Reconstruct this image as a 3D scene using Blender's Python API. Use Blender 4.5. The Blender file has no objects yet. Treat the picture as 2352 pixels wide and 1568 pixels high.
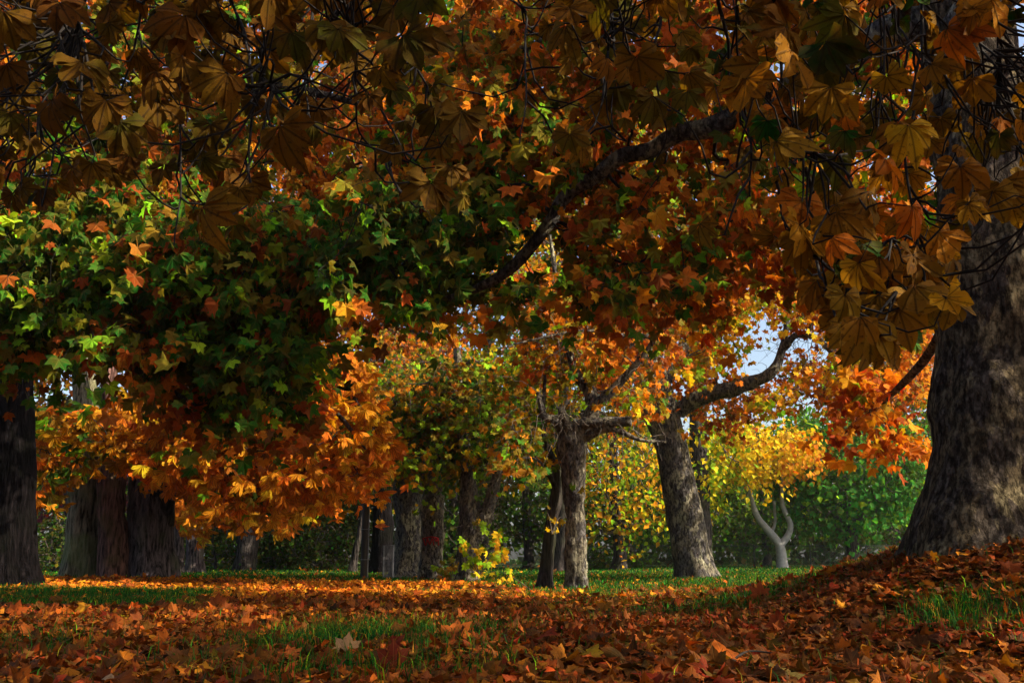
import bpy, math
import numpy as np
from mathutils import Vector

R = math.radians
S = bpy.context.scene
COL = S.collection
rng = np.random.default_rng(11)

# ------------------------------------------------------------------ camera
F = 2287.0                      # focal length in pixels of a 2352 px wide picture (35 mm lens)
CAM = np.array([0.0, 0.0, 0.55])
PITCH = math.atan(496 / F)
cd = bpy.data.cameras.new("camera")
cam = bpy.data.objects.new("camera", cd)
COL.objects.link(cam)
cam.location = CAM
cam.rotation_euler = (R(90) + PITCH, 0, 0)
cd.lens = 35.0
cd.sensor_width = 36.0
cd.clip_start = 0.05
cd.clip_end = 3000
cd.dof.use_dof = False
S.camera = cam

# ------------------------------------------------------------------ light
SUN = np.array([0.82, -0.24, 0.60])
SUN = SUN / np.linalg.norm(SUN)
el = math.asin(SUN[2])
w = bpy.data.worlds.new("World")
S.world = w
w.use_nodes = True
nt = w.node_tree
sky = nt.nodes.new("ShaderNodeTexSky")
sky.sky_type = 'NISHITA'
sky.sun_disc = False
sky.sun_elevation = el
sky.sun_rotation = math.atan2(SUN[0], SUN[1])
sky.air_density = 1.0
sky.dust_density = 4.0
sky.ozone_density = 1.0
bg = nt.nodes["Background"]
bg.inputs[1].default_value = 0.13
nt.links.new(sky.outputs[0], bg.inputs[0])
sl = bpy.data.lights.new("sun", 'SUN')
sl.energy = 5.0
sl.angle = R(0.5)
sl.color = (1.0, 0.86, 0.66)
so = bpy.data.objects.new("sun", sl)
COL.objects.link(so)
so.rotation_euler = Vector(SUN).to_track_quat('Z', 'Y').to_euler()

S.view_settings.view_transform = 'Standard'
S.view_settings.look = 'None'
S.view_settings.exposure = 1.15
S.view_settings.gamma = 1.0
S.render.engine = 'CYCLES'
S.cycles.max_bounces = 6
S.cycles.diffuse_bounces = 3
S.cycles.transmission_bounces = 4
S.cycles.glossy_bounces = 2
S.cycles.transparent_max_bounces = 6
S.cycles.use_denoising = True
S.cycles.sample_clamp_indirect = 6


# ------------------------------------------------------------------ maths
def P(px, py, d):
    """point at distance d (world y) seen at pixel px, py of the 2352 x 1568 picture"""
    px = np.asarray(px, float); py = np.asarray(py, float); d = np.asarray(d, float)
    a = (px - 1176) / F
    b = (784 - py) / F
    dy = math.cos(PITCH) - math.sin(PITCH) * b
    dz = math.sin(PITCH) + math.cos(PITCH) * b
    t = d / dy
    return np.stack([a * t, d + 0 * t, CAM[2] + dz * t], -1)


def PIX(p):
    v = p - CAM
    f = v[:, 1] * math.cos(PITCH) + v[:, 2] * math.sin(PITCH)
    u = -v[:, 1] * math.sin(PITCH) + v[:, 2] * math.cos(PITCH)
    f = np.maximum(f, 1e-3)
    return 1176 + F * v[:, 0] / f, 784 - F * u / f


def norm(v):
    return v / np.maximum(np.linalg.norm(v, axis=-1, keepdims=True), 1e-9)


def sm(x, a, b):
    t = np.clip((x - a) / (b - a), 0, 1)
    return t * t * (3 - 2 * t)


def _h(i, j, k, s):
    n = (i * 374761393 + j * 668265263 + k * 2147483647 + s * 974634777) & 0xFFFFFFFF
    n = ((n ^ (n >> 13)) * 1274126177) & 0xFFFFFFFF
    n = ((n ^ (n >> 16)) * 2246822519) & 0xFFFFFFFF
    return ((n ^ (n >> 15)) & 0xFFFF) / 32767.5 - 1.0


def noise(p, s=0):
    p = np.asarray(p, float)
    i = np.floor(p).astype(np.int64)
    f = p - i
    f = f * f * (3 - 2 * f)
    r = 0
    for a in (0, 1):
        for b in (0, 1):
            for c in (0, 1):
                wgt = (f[..., 0] if a else 1 - f[..., 0]) * (f[..., 1] if b else 1 - f[..., 1]) * (f[..., 2] if c else 1 - f[..., 2])
                r = r + wgt * _h(i[..., 0] + a, i[..., 1] + b, i[..., 2] + c, s)
    return r


def fbm(p, s=0, o=3):
    r, a = 0, 1.0
    for k in range(o):
        r = r + a * noise(p * 2 ** k, s + k)
        a *= .5
    return r


def inpoly(poly, x, y):
    poly = np.asarray(poly, float)
    c = np.zeros(len(x), bool)
    j = len(poly) - 1
    for i in range(len(poly)):
        xi, yi = poly[i]; xj, yj = poly[j]
        if yi != yj:
            m = ((yi > y) != (yj > y)) & (x < (xj - xi) * (y - yi) / (yj - yi) + xi)
            c ^= m
        j = i
    return c


def smooth_line(pts, step=4):
    """Catmull-Rom through rows of numbers"""
    p = np.asarray(pts, float)
    if len(p) < 3:
        t = np.linspace(0, 1, step + 1)[:, None]
        return p[0] * (1 - t) + p[-1] * t
    q = np.vstack([2 * p[0] - p[1], p, 2 * p[-1] - p[-2]])
    out = []
    for i in range(1, len(q) - 2):
        for k in range(step):
            t = k / step
            a, b, c, d = q[i - 1], q[i], q[i + 1], q[i + 2]
            out.append(.5 * (2 * b + (c - a) * t + (2 * a - 5 * b + 4 * c - d) * t * t + (3 * b - a - 3 * c + d) * t ** 3))
    out.append(p[-1])
    return np.array(out)


def ground_z(x, y):
    x = np.asarray(x, float); y = np.asarray(y, float)
    z = 0.72 * sm(x - 0.06 * y, .3, 4.0) ** 1.35 * sm(y, 4.6, 8.6) * (1 - .92 * sm(y, 10, 14))
    z = z + 0.10 * sm(-x, 4, 9) * sm(y, 12, 18) * (1 - sm(y, 22, 30))
    q = np.stack([x * .5, y * .5, 0 * x], -1)
    z = z + 0.035 * noise(q, 5) * (1 - sm(y, 16, 30)) + 0.012 * noise(q * 4, 6) * (1 - sm(y, 16, 24))
    return z


# ------------------------------------------------------------------ objects
def link(o, parent=None):
    COL.objects.link(o)
    if parent is not None:
        o.parent = parent
    return o


def tag(o, label=None, cat=None, group=None, kind=None):
    if label: o['label'] = label
    if cat: o['category'] = cat
    if group: o['group'] = group
    if kind: o['kind'] = kind
    return o


def empty(name, loc, label, cat, group=None):
    global rng
    rng = np.random.default_rng(int(abs(loc[0] * 731 + loc[1] * 977)) + 5)   # each thing keeps its own random numbers
    o = bpy.data.objects.new(name, None)
    o.location = loc
    o.empty_display_size = .3
    COL.objects.link(o)
    return tag(o, label, cat, group)


def mesh(name, V, faces, mat, parent=None, col=None, uv=None, smooth=True):
    """V in world coordinates; faces: (n,3)/(n,4) array or list of such arrays"""
    V = np.asarray(V, np.float32)
    if parent is not None:
        V = V - np.array(parent.location, np.float32)
    if not isinstance(faces, list):
        faces = [faces]
    faces = [np.asarray(f, np.int32) for f in faces if len(f)]
    loops = np.concatenate([f.ravel() for f in faces])
    tot = np.concatenate([np.full(len(f), f.shape[1], np.int32) for f in faces])
    start = np.concatenate([[0], np.cumsum(tot)[:-1]]).astype(np.int32)
    me = bpy.data.meshes.new(name)
    me.vertices.add(len(V)); me.vertices.foreach_set('co', V.ravel())
    me.loops.add(len(loops)); me.loops.foreach_set('vertex_index', loops)
    me.polygons.add(len(tot))
    me.polygons.foreach_set('loop_start', start)
    me.polygons.foreach_set('loop_total', tot)
    me.update(calc_edges=True)
    me.polygons.foreach_set('use_smooth', np.full(len(tot), smooth))
    if col is not None:
        at = me.attributes.new('tint', 'FLOAT_COLOR', 'POINT')
        c4 = np.ones((len(V), 4), np.float32); c4[:, :3] = col
        at.data.foreach_set('color', c4.ravel())
    if uv is not None:
        at = me.attributes.new('leafuv', 'FLOAT_VECTOR', 'POINT')
        u3 = np.zeros((len(V), 3), np.float32); u3[:, :uv.shape[1]] = uv
        at.data.foreach_set('vector', u3.ravel())
    me.materials.append(mat)
    o = bpy.data.objects.new(name, me)
    link(o, parent)
    return o


class Tubes:
    def __init__(s):
        s.V = []; s.Q = []; s.n = 0

    def add(s, pts, rad, sides=6):
        p = np.asarray(pts, float)
        n = len(p)
        rad = np.broadcast_to(np.asarray(rad, float), (n,))
        t = norm(np.gradient(p, axis=0))
        ref = np.array([0.31, 0.2, 0.93]) if abs(t[0] @ np.array([0.31, .2, .93])) < .9 else np.array([1., 0, 0])
        a = norm(np.cross(t, ref)); b = np.cross(t, a)
        th = np.arange(sides) * 2 * math.pi / sides
        v = p[:, None] + rad[:, None, None] * (np.cos(th)[None, :, None] * a[:, None] + np.sin(th)[None, :, None] * b[:, None])
        s.V.append(v.reshape(-1, 3))
        i = np.arange(n - 1)[:, None] * sides; k = np.arange(sides)[None]
        k2 = (k + 1) % sides
        q = np.stack([i + k, i + k2, i + sides + k2, i + sides + k], -1).reshape(-1, 4) + s.n
        s.Q.append(q); s.n += n * sides

    def add_many(s, P0, rad, sides=4):
        """P0 (N,k,3), rad (N,k)"""
        N, k, _ = P0.shape
        if N == 0: return
        t = norm(np.gradient(P0, axis=1))
        a = norm(np.cross(t, np.array([0.31, 0.52, 0.8]))); b = np.cross(t, a)
        th = np.arange(sides) * 2 * math.pi / sides
        v = P0[:, :, None] + rad[:, :, None, None] * (np.cos(th)[:, None] * a[:, :, None] + np.sin(th)[:, None] * b[:, :, None])
        s.V.append(v.reshape(-1, 3))
        base = (np.arange(N) * k * sides)[:, None, None]
        i = (np.arange(k - 1) * sides)[None, :, None]; c = np.arange(sides)[None, None]
        c2 = (c + 1) % sides
        q = np.stack([base + i + c, base + i + c2, base + i + sides + c2, base + i + sides + c], -1).reshape(-1, 4) + s.n
        s.Q.append(q); s.n += N * k * sides

    def build(s, name, mat, parent=None):
        return mesh(name, np.vstack(s.V), np.vstack(s.Q), mat, parent)


# ------------------------------------------------------------------ materials
def mat(name):
    m = bpy.data.materials.new(name)
    m.use_nodes = True
    n = m.node_tree
    for x in list(n.nodes):
        n.nodes.remove(x)
    out = n.nodes.new('ShaderNodeOutputMaterial')
    return m, n, out


def N(n, t, ins=None, **kw):
    x = n.nodes.new(t)
    for k, v in kw.items():
        setattr(x, k, v)
    for k, v in (ins or {}).items():
        if isinstance(v, bpy.types.NodeSocket):
            n.links.new(v, x.inputs[k])
        else:
            x.inputs[k].default_value = v
    return x


def mth(n, op, a, b=0.0, c=0.0):
    return N(n, 'ShaderNodeMath', {0: a, 1: b, 2: c}, operation=op).outputs[0]


def mix(n, f, a, b, mode='MIX'):
    x = n.nodes.new('ShaderNodeMix')
    x.data_type = 'RGBA'; x.blend_type = mode
    for k, v in ((0, f), (6, a), (7, b)):
        if isinstance(v, bpy.types.NodeSocket): n.links.new(v, x.inputs[k])
        else: x.inputs[k].default_value = v if k == 0 else tuple(v) + (1,) if len(v) == 3 else v
    return x.outputs[2]


def ramp(n, f, *stops):
    x = n.nodes.new('ShaderNodeValToRGB')
    n.links.new(f, x.inputs[0])
    e = x.color_ramp.elements
    while len(e) < len(stops): e.new(.5)
    for i, (p, c) in enumerate(stops):
        e[i].position = p
        e[i].color = (c, c, c, 1) if isinstance(c, (int, float)) else tuple(c) + (1,)
    return x.outputs[0]


def leaf_material(name, kind, trans=.45, spots=.5, blotch=.45):
    m, n, out = mat(name)
    at = N(n, 'ShaderNodeAttribute', attribute_name='tint')
    uv = N(n, 'ShaderNodeAttribute', attribute_name='leafuv')
    sep = N(n, 'ShaderNodeSeparateXYZ', {0: uv.outputs['Vector']})
    u, v = sep.outputs[0], sep.outputs[1]
    if kind == 'leaflet':
        au = mth(n, 'ABSOLUTE', u)
        mid = N(n, 'ShaderNodeMapRange', {0: au, 1: .03, 2: .09, 3: 1., 4: 0.}).outputs[0]
        wv = mth(n, 'SINE', mth(n, 'MULTIPLY', mth(n, 'SUBTRACT', v, mth(n, 'MULTIPLY', au, .45)), 95.))
        side = N(n, 'ShaderNodeMapRange', {0: wv, 1: .7, 2: 1., 3: 0., 4: .4}).outputs[0]
        vein = mth(n, 'MAXIMUM', mid, side)
    else:
        ang = mth(n, 'ARCTAN2', u, v)
        # five ribs, 45 degrees apart
        w5 = mth(n, 'PINGPONG', mth(n, 'ADD', ang, 7.0686), .3927)
        rad = mth(n, 'SQRT', mth(n, 'ADD', mth(n, 'MULTIPLY', u, u), mth(n, 'MULTIPLY', v, v)))
        w5b = mth(n, 'MULTIPLY', mth(n, 'SUBTRACT', .3927, w5), rad) if False else mth(n, 'MULTIPLY', w5, rad)
        vein = N(n, 'ShaderNodeMapRange', {0: w5b, 1: .008, 2: .03, 3: .8, 4: 0.}).outputs[0]
    geo = N(n, 'ShaderNodeNewGeometry')
    tc = geo.outputs['Position']
    ns = N(n, 'ShaderNodeTexNoise', {'Vector': tc, 'Scale': 9., 'Detail': 4.})
    patch = ramp(n, ns.outputs[0], (.38, 0.), (.66, 1.))
    ns2 = N(n, 'ShaderNodeTexNoise', {'Vector': tc, 'Scale': 55., 'Detail': 3.})
    spot = ramp(n, ns2.outputs[0], (.58, 0.), (.66, 1.))
    c = at.outputs['Color']
    c1 = mix(n, mth(n, 'MULTIPLY', patch, blotch), c, (.23, .06, .012))
    c2 = mix(n, mth(n, 'MULTIPLY', spot, spots), c1, (.035, .016, .007))
    vc = mix(n, .6, c2, (.02, .012, .006)) if kind == 'leaflet' else mix(n, .3 if name == 'plane_leaf' else .12, c2, (.35, .22, .05))
    c3 = mix(n, vein, c2, vc) if blotch > 0 else c2
    bmp = N(n, 'ShaderNodeBump', {'Strength': .5, 'Distance': .004, 'Height': mth(n, 'ADD', vein, ns2.outputs[0])})
    bs = N(n, 'ShaderNodeBsdfPrincipled', {'Base Color': c3, 'Roughness': .7, 'Specular IOR Level': .06, 'Normal': bmp.outputs[0]})
    tr = N(n, 'ShaderNodeBsdfTranslucent', {'Color': mix(n, 1., c3, (1., .85, .4), 'MULTIPLY')})
    mx = N(n, 'ShaderNodeMixShader', {0: trans, 1: bs.outputs[0], 2: tr.outputs[0]})
    n.links.new(mx.outputs[0], out.inputs[0])
    return m


def bark_material(name, kind, tone=(1, 1, 1)):
    m, n, out = mat(name)
    tc = N(n, 'ShaderNodeNewGeometry').outputs['Position']
    if kind == 'plane':
        mp = N(n, 'ShaderNodeMapping', {'Vector': tc, 'Scale': (1, 1, .55)})
        ns = N(n, 'ShaderNodeTexNoise', {'Vector': mp.outputs[0], 'Scale': 5.5, 'Detail': 6., 'Roughness': .62})
        nf = N(n, 'ShaderNodeTexNoise', {'Vector': mp.outputs[0], 'Scale': 24., 'Detail': 6., 'Roughness': .6})
        ng = N(n, 'ShaderNodeTexNoise', {'Vector': mp.outputs[0], 'Scale': 2., 'Detail': 3.})
        vo = N(n, 'ShaderNodeTexVoronoi', {'Vector': N(n, 'ShaderNodeVectorMath', {0: mp.outputs[0], 1: N(n, 'ShaderNodeVectorMath', {0: nf.outputs['Color'], 'Scale': .12}, operation='SCALE').outputs[0]}, operation='ADD').outputs[0], 'Scale': 17.}, feature='DISTANCE_TO_EDGE')
        crack = ramp(n, vo.outputs[0], (0., 1.), (.09, 0.))
        f1 = ramp(n, ns.outputs[0], (.47, 0.), (.52, 1.))
        f2 = ramp(n, ng.outputs[0], (.5, 0.), (.62, 1.))
        cell = N(n, 'ShaderNodeTexVoronoi', {'Vector': mp.outputs[0], 'Scale': 26.}).outputs['Color']
        c = mix(n, nf.outputs[0], (.05, .04, .034), (.13, .105, .085))
        c = mix(n, .45, c, N(n, 'ShaderNodeHueSaturation', {'Saturation': 0., 'Value': .22, 'Color': cell}).outputs[0])
        c = mix(n, mth(n, 'MULTIPLY', f1, .7), c, (.24, .21, .14))
        c = mix(n, mth(n, 'MULTIPLY', mth(n, 'MULTIPLY', f1, f2), .85), c, (.42, .40, .27))
        c = mix(n, mth(n, 'MULTIPLY', crack, .35), c, (.018, .014, .011))
        nv = N(n, 'ShaderNodeTexNoise', {'Vector': N(n, 'ShaderNodeMapping', {'Vector': tc, 'Scale': (1, 1, .42)}).outputs[0], 'Scale': 20., 'Detail': 7., 'Roughness': .65})
        streak = ramp(n, nv.outputs[0], (.42, 1.), (.54, 0.))
        c = mix(n, mth(n, 'MULTIPLY', streak, .8), c, (.014, .011, .009))
        h = mth(n, 'SUBTRACT', mth(n, 'ADD', mth(n, 'MULTIPLY', nf.outputs[0], .8), mth(n, 'MULTIPLY', f1, -.25)), mth(n, 'ADD', mth(n, 'MULTIPLY', crack, .25), mth(n, 'MULTIPLY', streak, .6)))
        d, st = .04, 1.
    elif kind == 'pale':
        ns = N(n, 'ShaderNodeTexNoise', {'Vector': tc, 'Scale': 8., 'Detail': 4.})
        c = mix(n, ns.outputs[0], (.13, .13, .135), (.34, .34, .33))
        h, d, st = ns.outputs[0], .02, .6
    else:
        mp = N(n, 'ShaderNodeMapping', {'Vector': tc, 'Scale': (1, 1, .13)})
        ns = N(n, 'ShaderNodeTexNoise', {'Vector': mp.outputs[0], 'Scale': 17., 'Detail': 8., 'Roughness': .65})
        n2 = N(n, 'ShaderNodeTexNoise', {'Vector': tc, 'Scale': 1.3, 'Detail': 3.})
        f = ramp(n, ns.outputs[0], (.38, 0.), (.62, 1.))
        c = mix(n, f, (.007, .006, .0055), (.085, .072, .066))
        c = mix(n, mth(n, 'MULTIPLY', ramp(n, n2.outputs[0], (.5, 0.), (.65, 1.)), .45), c, (.055, .065, .03))
        h, d, st = f, .05, 1.
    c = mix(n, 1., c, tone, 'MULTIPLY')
    bmp = N(n, 'ShaderNodeBump', {'Strength': st, 'Distance': d, 'Height': h})
    bs = N(n, 'ShaderNodeBsdfPrincipled', {'Base Color': c, 'Roughness': .95, 'Specular IOR Level': .04, 'Normal': bmp.outputs[0]})
    n.links.new(bs.outputs[0], out.inputs[0])
    return m


def plain(name, c, rough=.8, metal=0., var=.3):
    m, n, out = mat(name)
    tc = N(n, 'ShaderNodeNewGeometry').outputs['Position']
    ns = N(n, 'ShaderNodeTexNoise', {'Vector': tc, 'Scale': 14., 'Detail': 4.})
    cc = mix(n, ns.outputs[0], tuple(x * (1 - var) for x in c), tuple(min(1, x * (1 + var)) for x in c))
    bs = N(n, 'ShaderNodeBsdfPrincipled', {'Base Color': cc, 'Roughness': rough, 'Metallic': metal, 'Specular IOR Level': .3})
    n.links.new(bs.outputs[0], out.inputs[0])
    return m


def ground_material():
    m, n, out = mat('ground_soil_and_turf')
    tc = N(n, 'ShaderNodeNewGeometry').outputs['Position']
    ns = N(n, 'ShaderNodeTexNoise', {'Vector': tc, 'Scale': 10., 'Detail': 8., 'Roughness': .7})
    vo = N(n, 'ShaderNodeTexVoronoi', {'Vector': tc, 'Scale': 9.})
    leafy = mix(n, vo.outputs['Color'], (.05, .014, .005), (.22, .06, .012))
    soil = mix(n, ns.outputs[0], (.012, .008, .005), (.06, .03, .014))
    litter = mix(n, ramp(n, ns.outputs[0], (.4, 0.), (.6, 1.)), soil, leafy)
    n2 = N(n, 'ShaderNodeTexNoise', {'Vector': tc, 'Scale': 40., 'Detail': 4.})
    grass = mix(n, n2.outputs[0], (.014, .03, .006), (.07, .13, .022))
    at = N(n, 'ShaderNodeAttribute', attribute_name='tint')
    sp = N(n, 'ShaderNodeSeparateColor', {0: at.outputs['Color']})
    c = mix(n, sp.outputs[0], litter, grass)
    bmp = N(n, 'ShaderNodeBump', {'Strength': 1., 'Distance': .04, 'Height': mth(n, 'ADD', ns.outputs[0], n2.outputs[0])})
    bs = N(n, 'ShaderNodeBsdfPrincipled', {'Base Color': c, 'Roughness': .95, 'Specular IOR Level': .1, 'Normal': bmp.outputs[0]})
    n.links.new(bs.outputs[0], out.inputs[0])
    return m


M_CH = leaf_material('chestnut_leaf', 'leaflet', .42, .6, .3)
M_PL = leaf_material('plane_leaf', 'palm', .45, .35, .3)
M_LIT = leaf_material('fallen_leaf', 'palm', .22, .6)
M_GR = leaf_material('grass_blade', 'palm', .35, 0., 0.)
B_PL = bark_material('plane_bark', 'plane')
B_CH = bark_material('furrowed_bark', 'chestnut')
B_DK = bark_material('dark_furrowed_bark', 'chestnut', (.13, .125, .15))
B_GR = bark_material('grey_furrowed_bark', 'chestnut', (1.9, 1.8, 2.0))
B_GG = bark_material('greenish_bark', 'chestnut', (3.4, 3.5, 2.5))
B_RB = bark_material('reddish_bark', 'chestnut', (2.5, 1.6, 1.4))
B_BIG = bark_material('big_plane_bark', 'plane', (.66, .57, .47))
B_PALE = bark_material('pale_bark', 'pale')
M_TW = plain('dark_twig', (.011, .008, .006), .9)
M_TWG = plain('grey_twig', (.07, .055, .042), .8)
M_GROUND = ground_material()


# ------------------------------------------------------------------ leaf shapes
def T_leaflets(k, detail=True, var=0):
    """palmate compound leaf, unit length of the middle leaflet; uv = (across, along) per leaflet"""
    V = []; Fq = []; Ft = []; UV = []
    g = np.random.default_rng(var + 70)
    angs = np.linspace(-1, 1, k) * (2.05 if k == 7 else 1.45)
    if var: angs = angs * g.uniform(.75, 1.) + g.normal(0, .10, k)
    for a in angs:
        L = 1.0 - .36 * (abs(a) / 2.05) ** 1.3
        droop = .30
        if var:
            L *= g.uniform(.7, 1.12); droop = g.uniform(.05, .75)
        if detail:
            t = np.array([0., .2, .42, .6, .75, .88, 1.])
            hw = np.array([.012, .075, .155, .215, .215, .13, .0]) * (.8 + .2 * L)
        else:
            t = np.array([0., .5, .75, 1.]); hw = np.array([.012, .125, .165, 0.])
        b = len(V)
        s, c = math.sin(a), math.cos(a)
        lat = .07
        for tt, h in zip(t, hw):
            for sgn in (-1, 0, 1):
                x = sgn * h; y = .04 + tt * L
                z = -droop * (tt * L) ** 2 + lat * abs(sgn) * h * (5. if var else 3.)
                V.append((x * c + y * s, -x * s + y * c, z + .03 * math.sin(tt * 9 + a * 5) * abs(sgn)))
                UV.append((sgn * .5 * (h / .2), tt))
        for r in range(len(t) - 1):
            for q in (0, 1):
                i = b + r * 3 + q
                Fq.append((i, i + 1, i + 4, i + 3))
    return np.array(V, float), [np.array(Fq)], np.array(UV)


def T_palm(n_out):
    if n_out == 'hi':
        pr = [(-2.8, .22), (-2.45, .52), (-2.1, .70), (-1.95, .66), (-1.78, .80), (-1.6, .98), (-1.45, .82), (-1.32, .78), (-1.2, .66), (-1.04, .80), (-.92, .86), (-.80, 1.10), (-.66, .90), (-.54, .86), (-.42, .72), (-.28, .88), (-.17, .93), (0, 1.20)]
    elif n_out == 'mid':
        pr = [(-2.6, .38), (-2.1, .68), (-1.6, .95), (-1.25, .66), (-.80, 1.06), (-.42, .70), (-.2, .88), (0, 1.18)]
    else:
        pr = [(-2.3, .6), (-1.5, .9), (-1.1, .68), (-.72, 1.0), (-.36, .72), (0, 1.12)]
    pr = pr + [(-a, r) for a, r in pr[:-1][::-1]]
    V = [(0, 0, 0.)]; UV = [(0, 0)]
    for i, (a, r) in enumerate(pr):
        z = -.22 * r * r + .10 * math.cos(a * 4) * r
        V.append((r * math.sin(a) * .62, r * math.cos(a) * .62, z * .62)); UV.append((r * math.sin(a), r * math.cos(a)))
    n = len(pr)
    Ft = [(0, i + 1, i + 2) for i in range(n - 1)]
    quads = []
    if n_out == 'hi':
        m0 = len(V)
        for i, (a, r) in enumerate(pr):
            q = .42 + .16 * r
            z = -.22 * q * q + .10 * math.cos(a * 4) * q * .6
            V.append((q * math.sin(a) * .62, q * math.cos(a) * .62, z * .62)); UV.append((q * math.sin(a), q * math.cos(a)))
        Ft = [(0, m0 + i, m0 + i + 1) for i in range(n - 1)]
        quads = [(m0 + i, i + 1, i + 2, m0 + i + 1) for i in range(n - 1)]
    # petiole
    b = len(V)
    V += [(-.012, 0, 0), (.012, 0, 0), (.012, -.6, -.08), (-.012, -.6, -.08)]
    UV += [(0, 0)] * 4
    return np.array(V, float), [np.array(Ft), np.array(quads + [(b, b + 1, b + 2, b + 3)])], np.array(UV)


def T_simple():
    V = [(0, 0, 0), (-.42, .38, .08), (0, .45, -.02), (.42, .38, .08), (0, 1.05, -.15)]
    return np.array(V, float) * .8, [np.array([(0, 2, 1), (0, 3, 2), (1, 2, 4), (2, 3, 4)])], np.array([(0, 0), (-.6, .4), (0, .5), (.6, .4), (0, 1)])


TPL = {'chest': T_leaflets(7), 'chest_a': T_leaflets(7, True, 1), 'chest_b': T_leaflets(6, True, 2), 'chest_c': T_leaflets(5, True, 3), 'chest_d': T_leaflets(7, True, 4), 'chest5': T_leaflets(5), 'chest_far': T_leaflets(6, False, 5),
       'palm_hi': T_palm('hi'), 'palm': T_palm('mid'), 'palm_lo': T_palm('lo'), 'simple': T_simple()}


def leaves(name, kind, pos, tip, nrm, size, col, material, parent=None, curl=.25):
    """one mesh of many leaves: tip = direction of the leaf tip, nrm = approximate blade normal"""
    T, Fs, UV = TPL[kind]
    n = len(pos)
    y = norm(tip); x = norm(np.cross(y, nrm)); z = np.cross(x, y)
    t = np.repeat(T[None], n, 0)
    cu = rng.normal(0, curl, (n, 1)); cv = rng.normal(0, curl, (n, 1)); tw = rng.normal(0, curl, (n, 1))
    t = t.copy()
    t[:, :, 2] += cu * t[:, :, 1] ** 2 + cv * t[:, :, 0] ** 2 * 1.6 + tw * t[:, :, 0] * t[:, :, 1]
    t[:, :, 0] *= rng.uniform(.8, 1.12, (n, 1))
    t *= np.asarray(size).reshape(-1, 1, 1)
    V = pos[:, None] + t[:, :, :1] * x[:, None] + t[:, :, 1:2] * y[:, None] + t[:, :, 2:] * z[:, None]
    off = (np.arange(n) * len(T))[:, None, None]
    faces = [(f[None] + off).reshape(-1, f.shape[1]) for f in Fs]
    c = np.repeat(col[:, None], len(T), 1).reshape(-1, 3)
    u = np.tile(UV, (n, 1))
    return mesh(name, V.reshape(-1, 3), faces, material, parent, col=c, uv=u, smooth=(kind[:5] == 'chest' or kind == 'palm_hi'))


PAL = {
    'green': (.022, .125, .010), 'dgreen': (.010, .058, .008), 'lime': (.20, .42, .012), 'olive': (.16, .15, .010),
    'yellow': (.76, .52, .015), 'gold': (.66, .30, .012), 'orange': (.64, .19, .010), 'rust': (.34, .070, .008),
    'red': (.36, .030, .010), 'brown': (.15, .060, .010), 'dbrown': (.06, .024, .008), 'ochre': (.33, .17, .012), 'emerald': (.030, .24, .030), 'purple': (.10, .025, .05), 'bright': (.80, .66, .02)}


def pick(n, wts, jit=.22):
    ks = list(wts); p = np.array([wts[k] for k in ks], float); p /= p.sum()
    base = np.array([PAL[k] for k in ks])
    c = base[rng.choice(len(ks), n, p=p)]
    return np.clip(c * np.exp(rng.normal(0, jit, (n, 1))) * np.exp(rng.normal(0, jit * .5, (n, 3))), 0, .85)


# ------------------------------------------------------------------ tree parts
def trunk_mesh(name, spine, material, parent, bump=.06, flare=.0, sides=40, seed=0, burl=.0, lobes=5, ring=.09, cap=False):
    """spine rows: x y z radius, from the ground up"""
    p = smooth_line(spine, 10)
    # even resampling
    L = np.concatenate([[0], np.cumsum(np.linalg.norm(np.diff(p[:, :3], axis=0), axis=1))])
    m = max(6, int(L[-1] / ring))
    t = np.linspace(0, L[-1], m)
    p = np.stack([np.interp(t, L, p[:, k]) for k in range(4)], 1)
    c, r = p[:, :3], p[:, 3]
    tg = norm(np.gradient(c, axis=0))
    a = norm(np.cross(np.array([0, 1., 0]), tg) if abs(tg[0][1]) < .9 else np.cross(np.array([1., 0, 0]), tg)); b = np.cross(tg, a)
    th = np.arange(sides) * 2 * math.pi / sides
    dirs = np.cos(th)[None, :, None] * a[:, None] + np.sin(th)[None, :, None] * b[:, None]
    q = c[:, None] + dirs * r[:, None, None]
    rs = r[:, None] * np.ones(sides)
    h = t[:, None]
    k = 1 + bump * fbm(q * 1.6 / max(r[m // 2], .15) * .35, seed, 4) * 1.5
    k = k + .04 * np.sin(3 * th + seed)[None] + .03 * np.sin(7 * th + seed * 2)[None] * np.exp(-h / 2.)
    if burl:
        bb = noise(q * .9 / max(r[m // 2], .15), seed + 40)
        k = k + burl * np.clip(bb - .15, 0, 1) ** 1.2
        k = k + burl * .35 * np.clip(noise(q * 2.4 / max(r[m // 2], .15), seed + 50), 0, 1)
    k = k + bump * .35 * noise(np.stack([q[..., 0] * 9, q[..., 1] * 9, q[..., 2] * 1.8], -1), seed + 9)
    k = k / k.mean()
    if flare:
        R0 = max(r[m // 2], .15)
        e = np.exp(-h / (R0 * .9))
        k = k + flare * e * (.55 + .6 * np.clip(np.sin(lobes * th + seed * 1.7)[None] + .5 * np.sin((lobes - 2) * th + seed)[None], -.4, 1.3))
    V = c[:, None] + dirs * (rs * k)[..., None]
    V = V.reshape(-1, 3)
    i = np.arange(m - 1)[:, None] * sides; s = np.arange(sides)[None]; s2 = (s + 1) % sides
    Q = np.stack([i + s, i + s2, i + sides + s2, i + sides + s], -1).reshape(-1, 4)
    fs = [Q]
    if cap:
        V = np.vstack([V, c[-1] + tg[-1] * r[-1] * .1])
        o = (m - 1) * sides
        fs.append(np.stack([o + np.arange(sides), o + (np.arange(sides) + 1) % sides, np.full(sides, len(V) - 1)], -1))
    return mesh(name, V, fs, material, parent)


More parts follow.
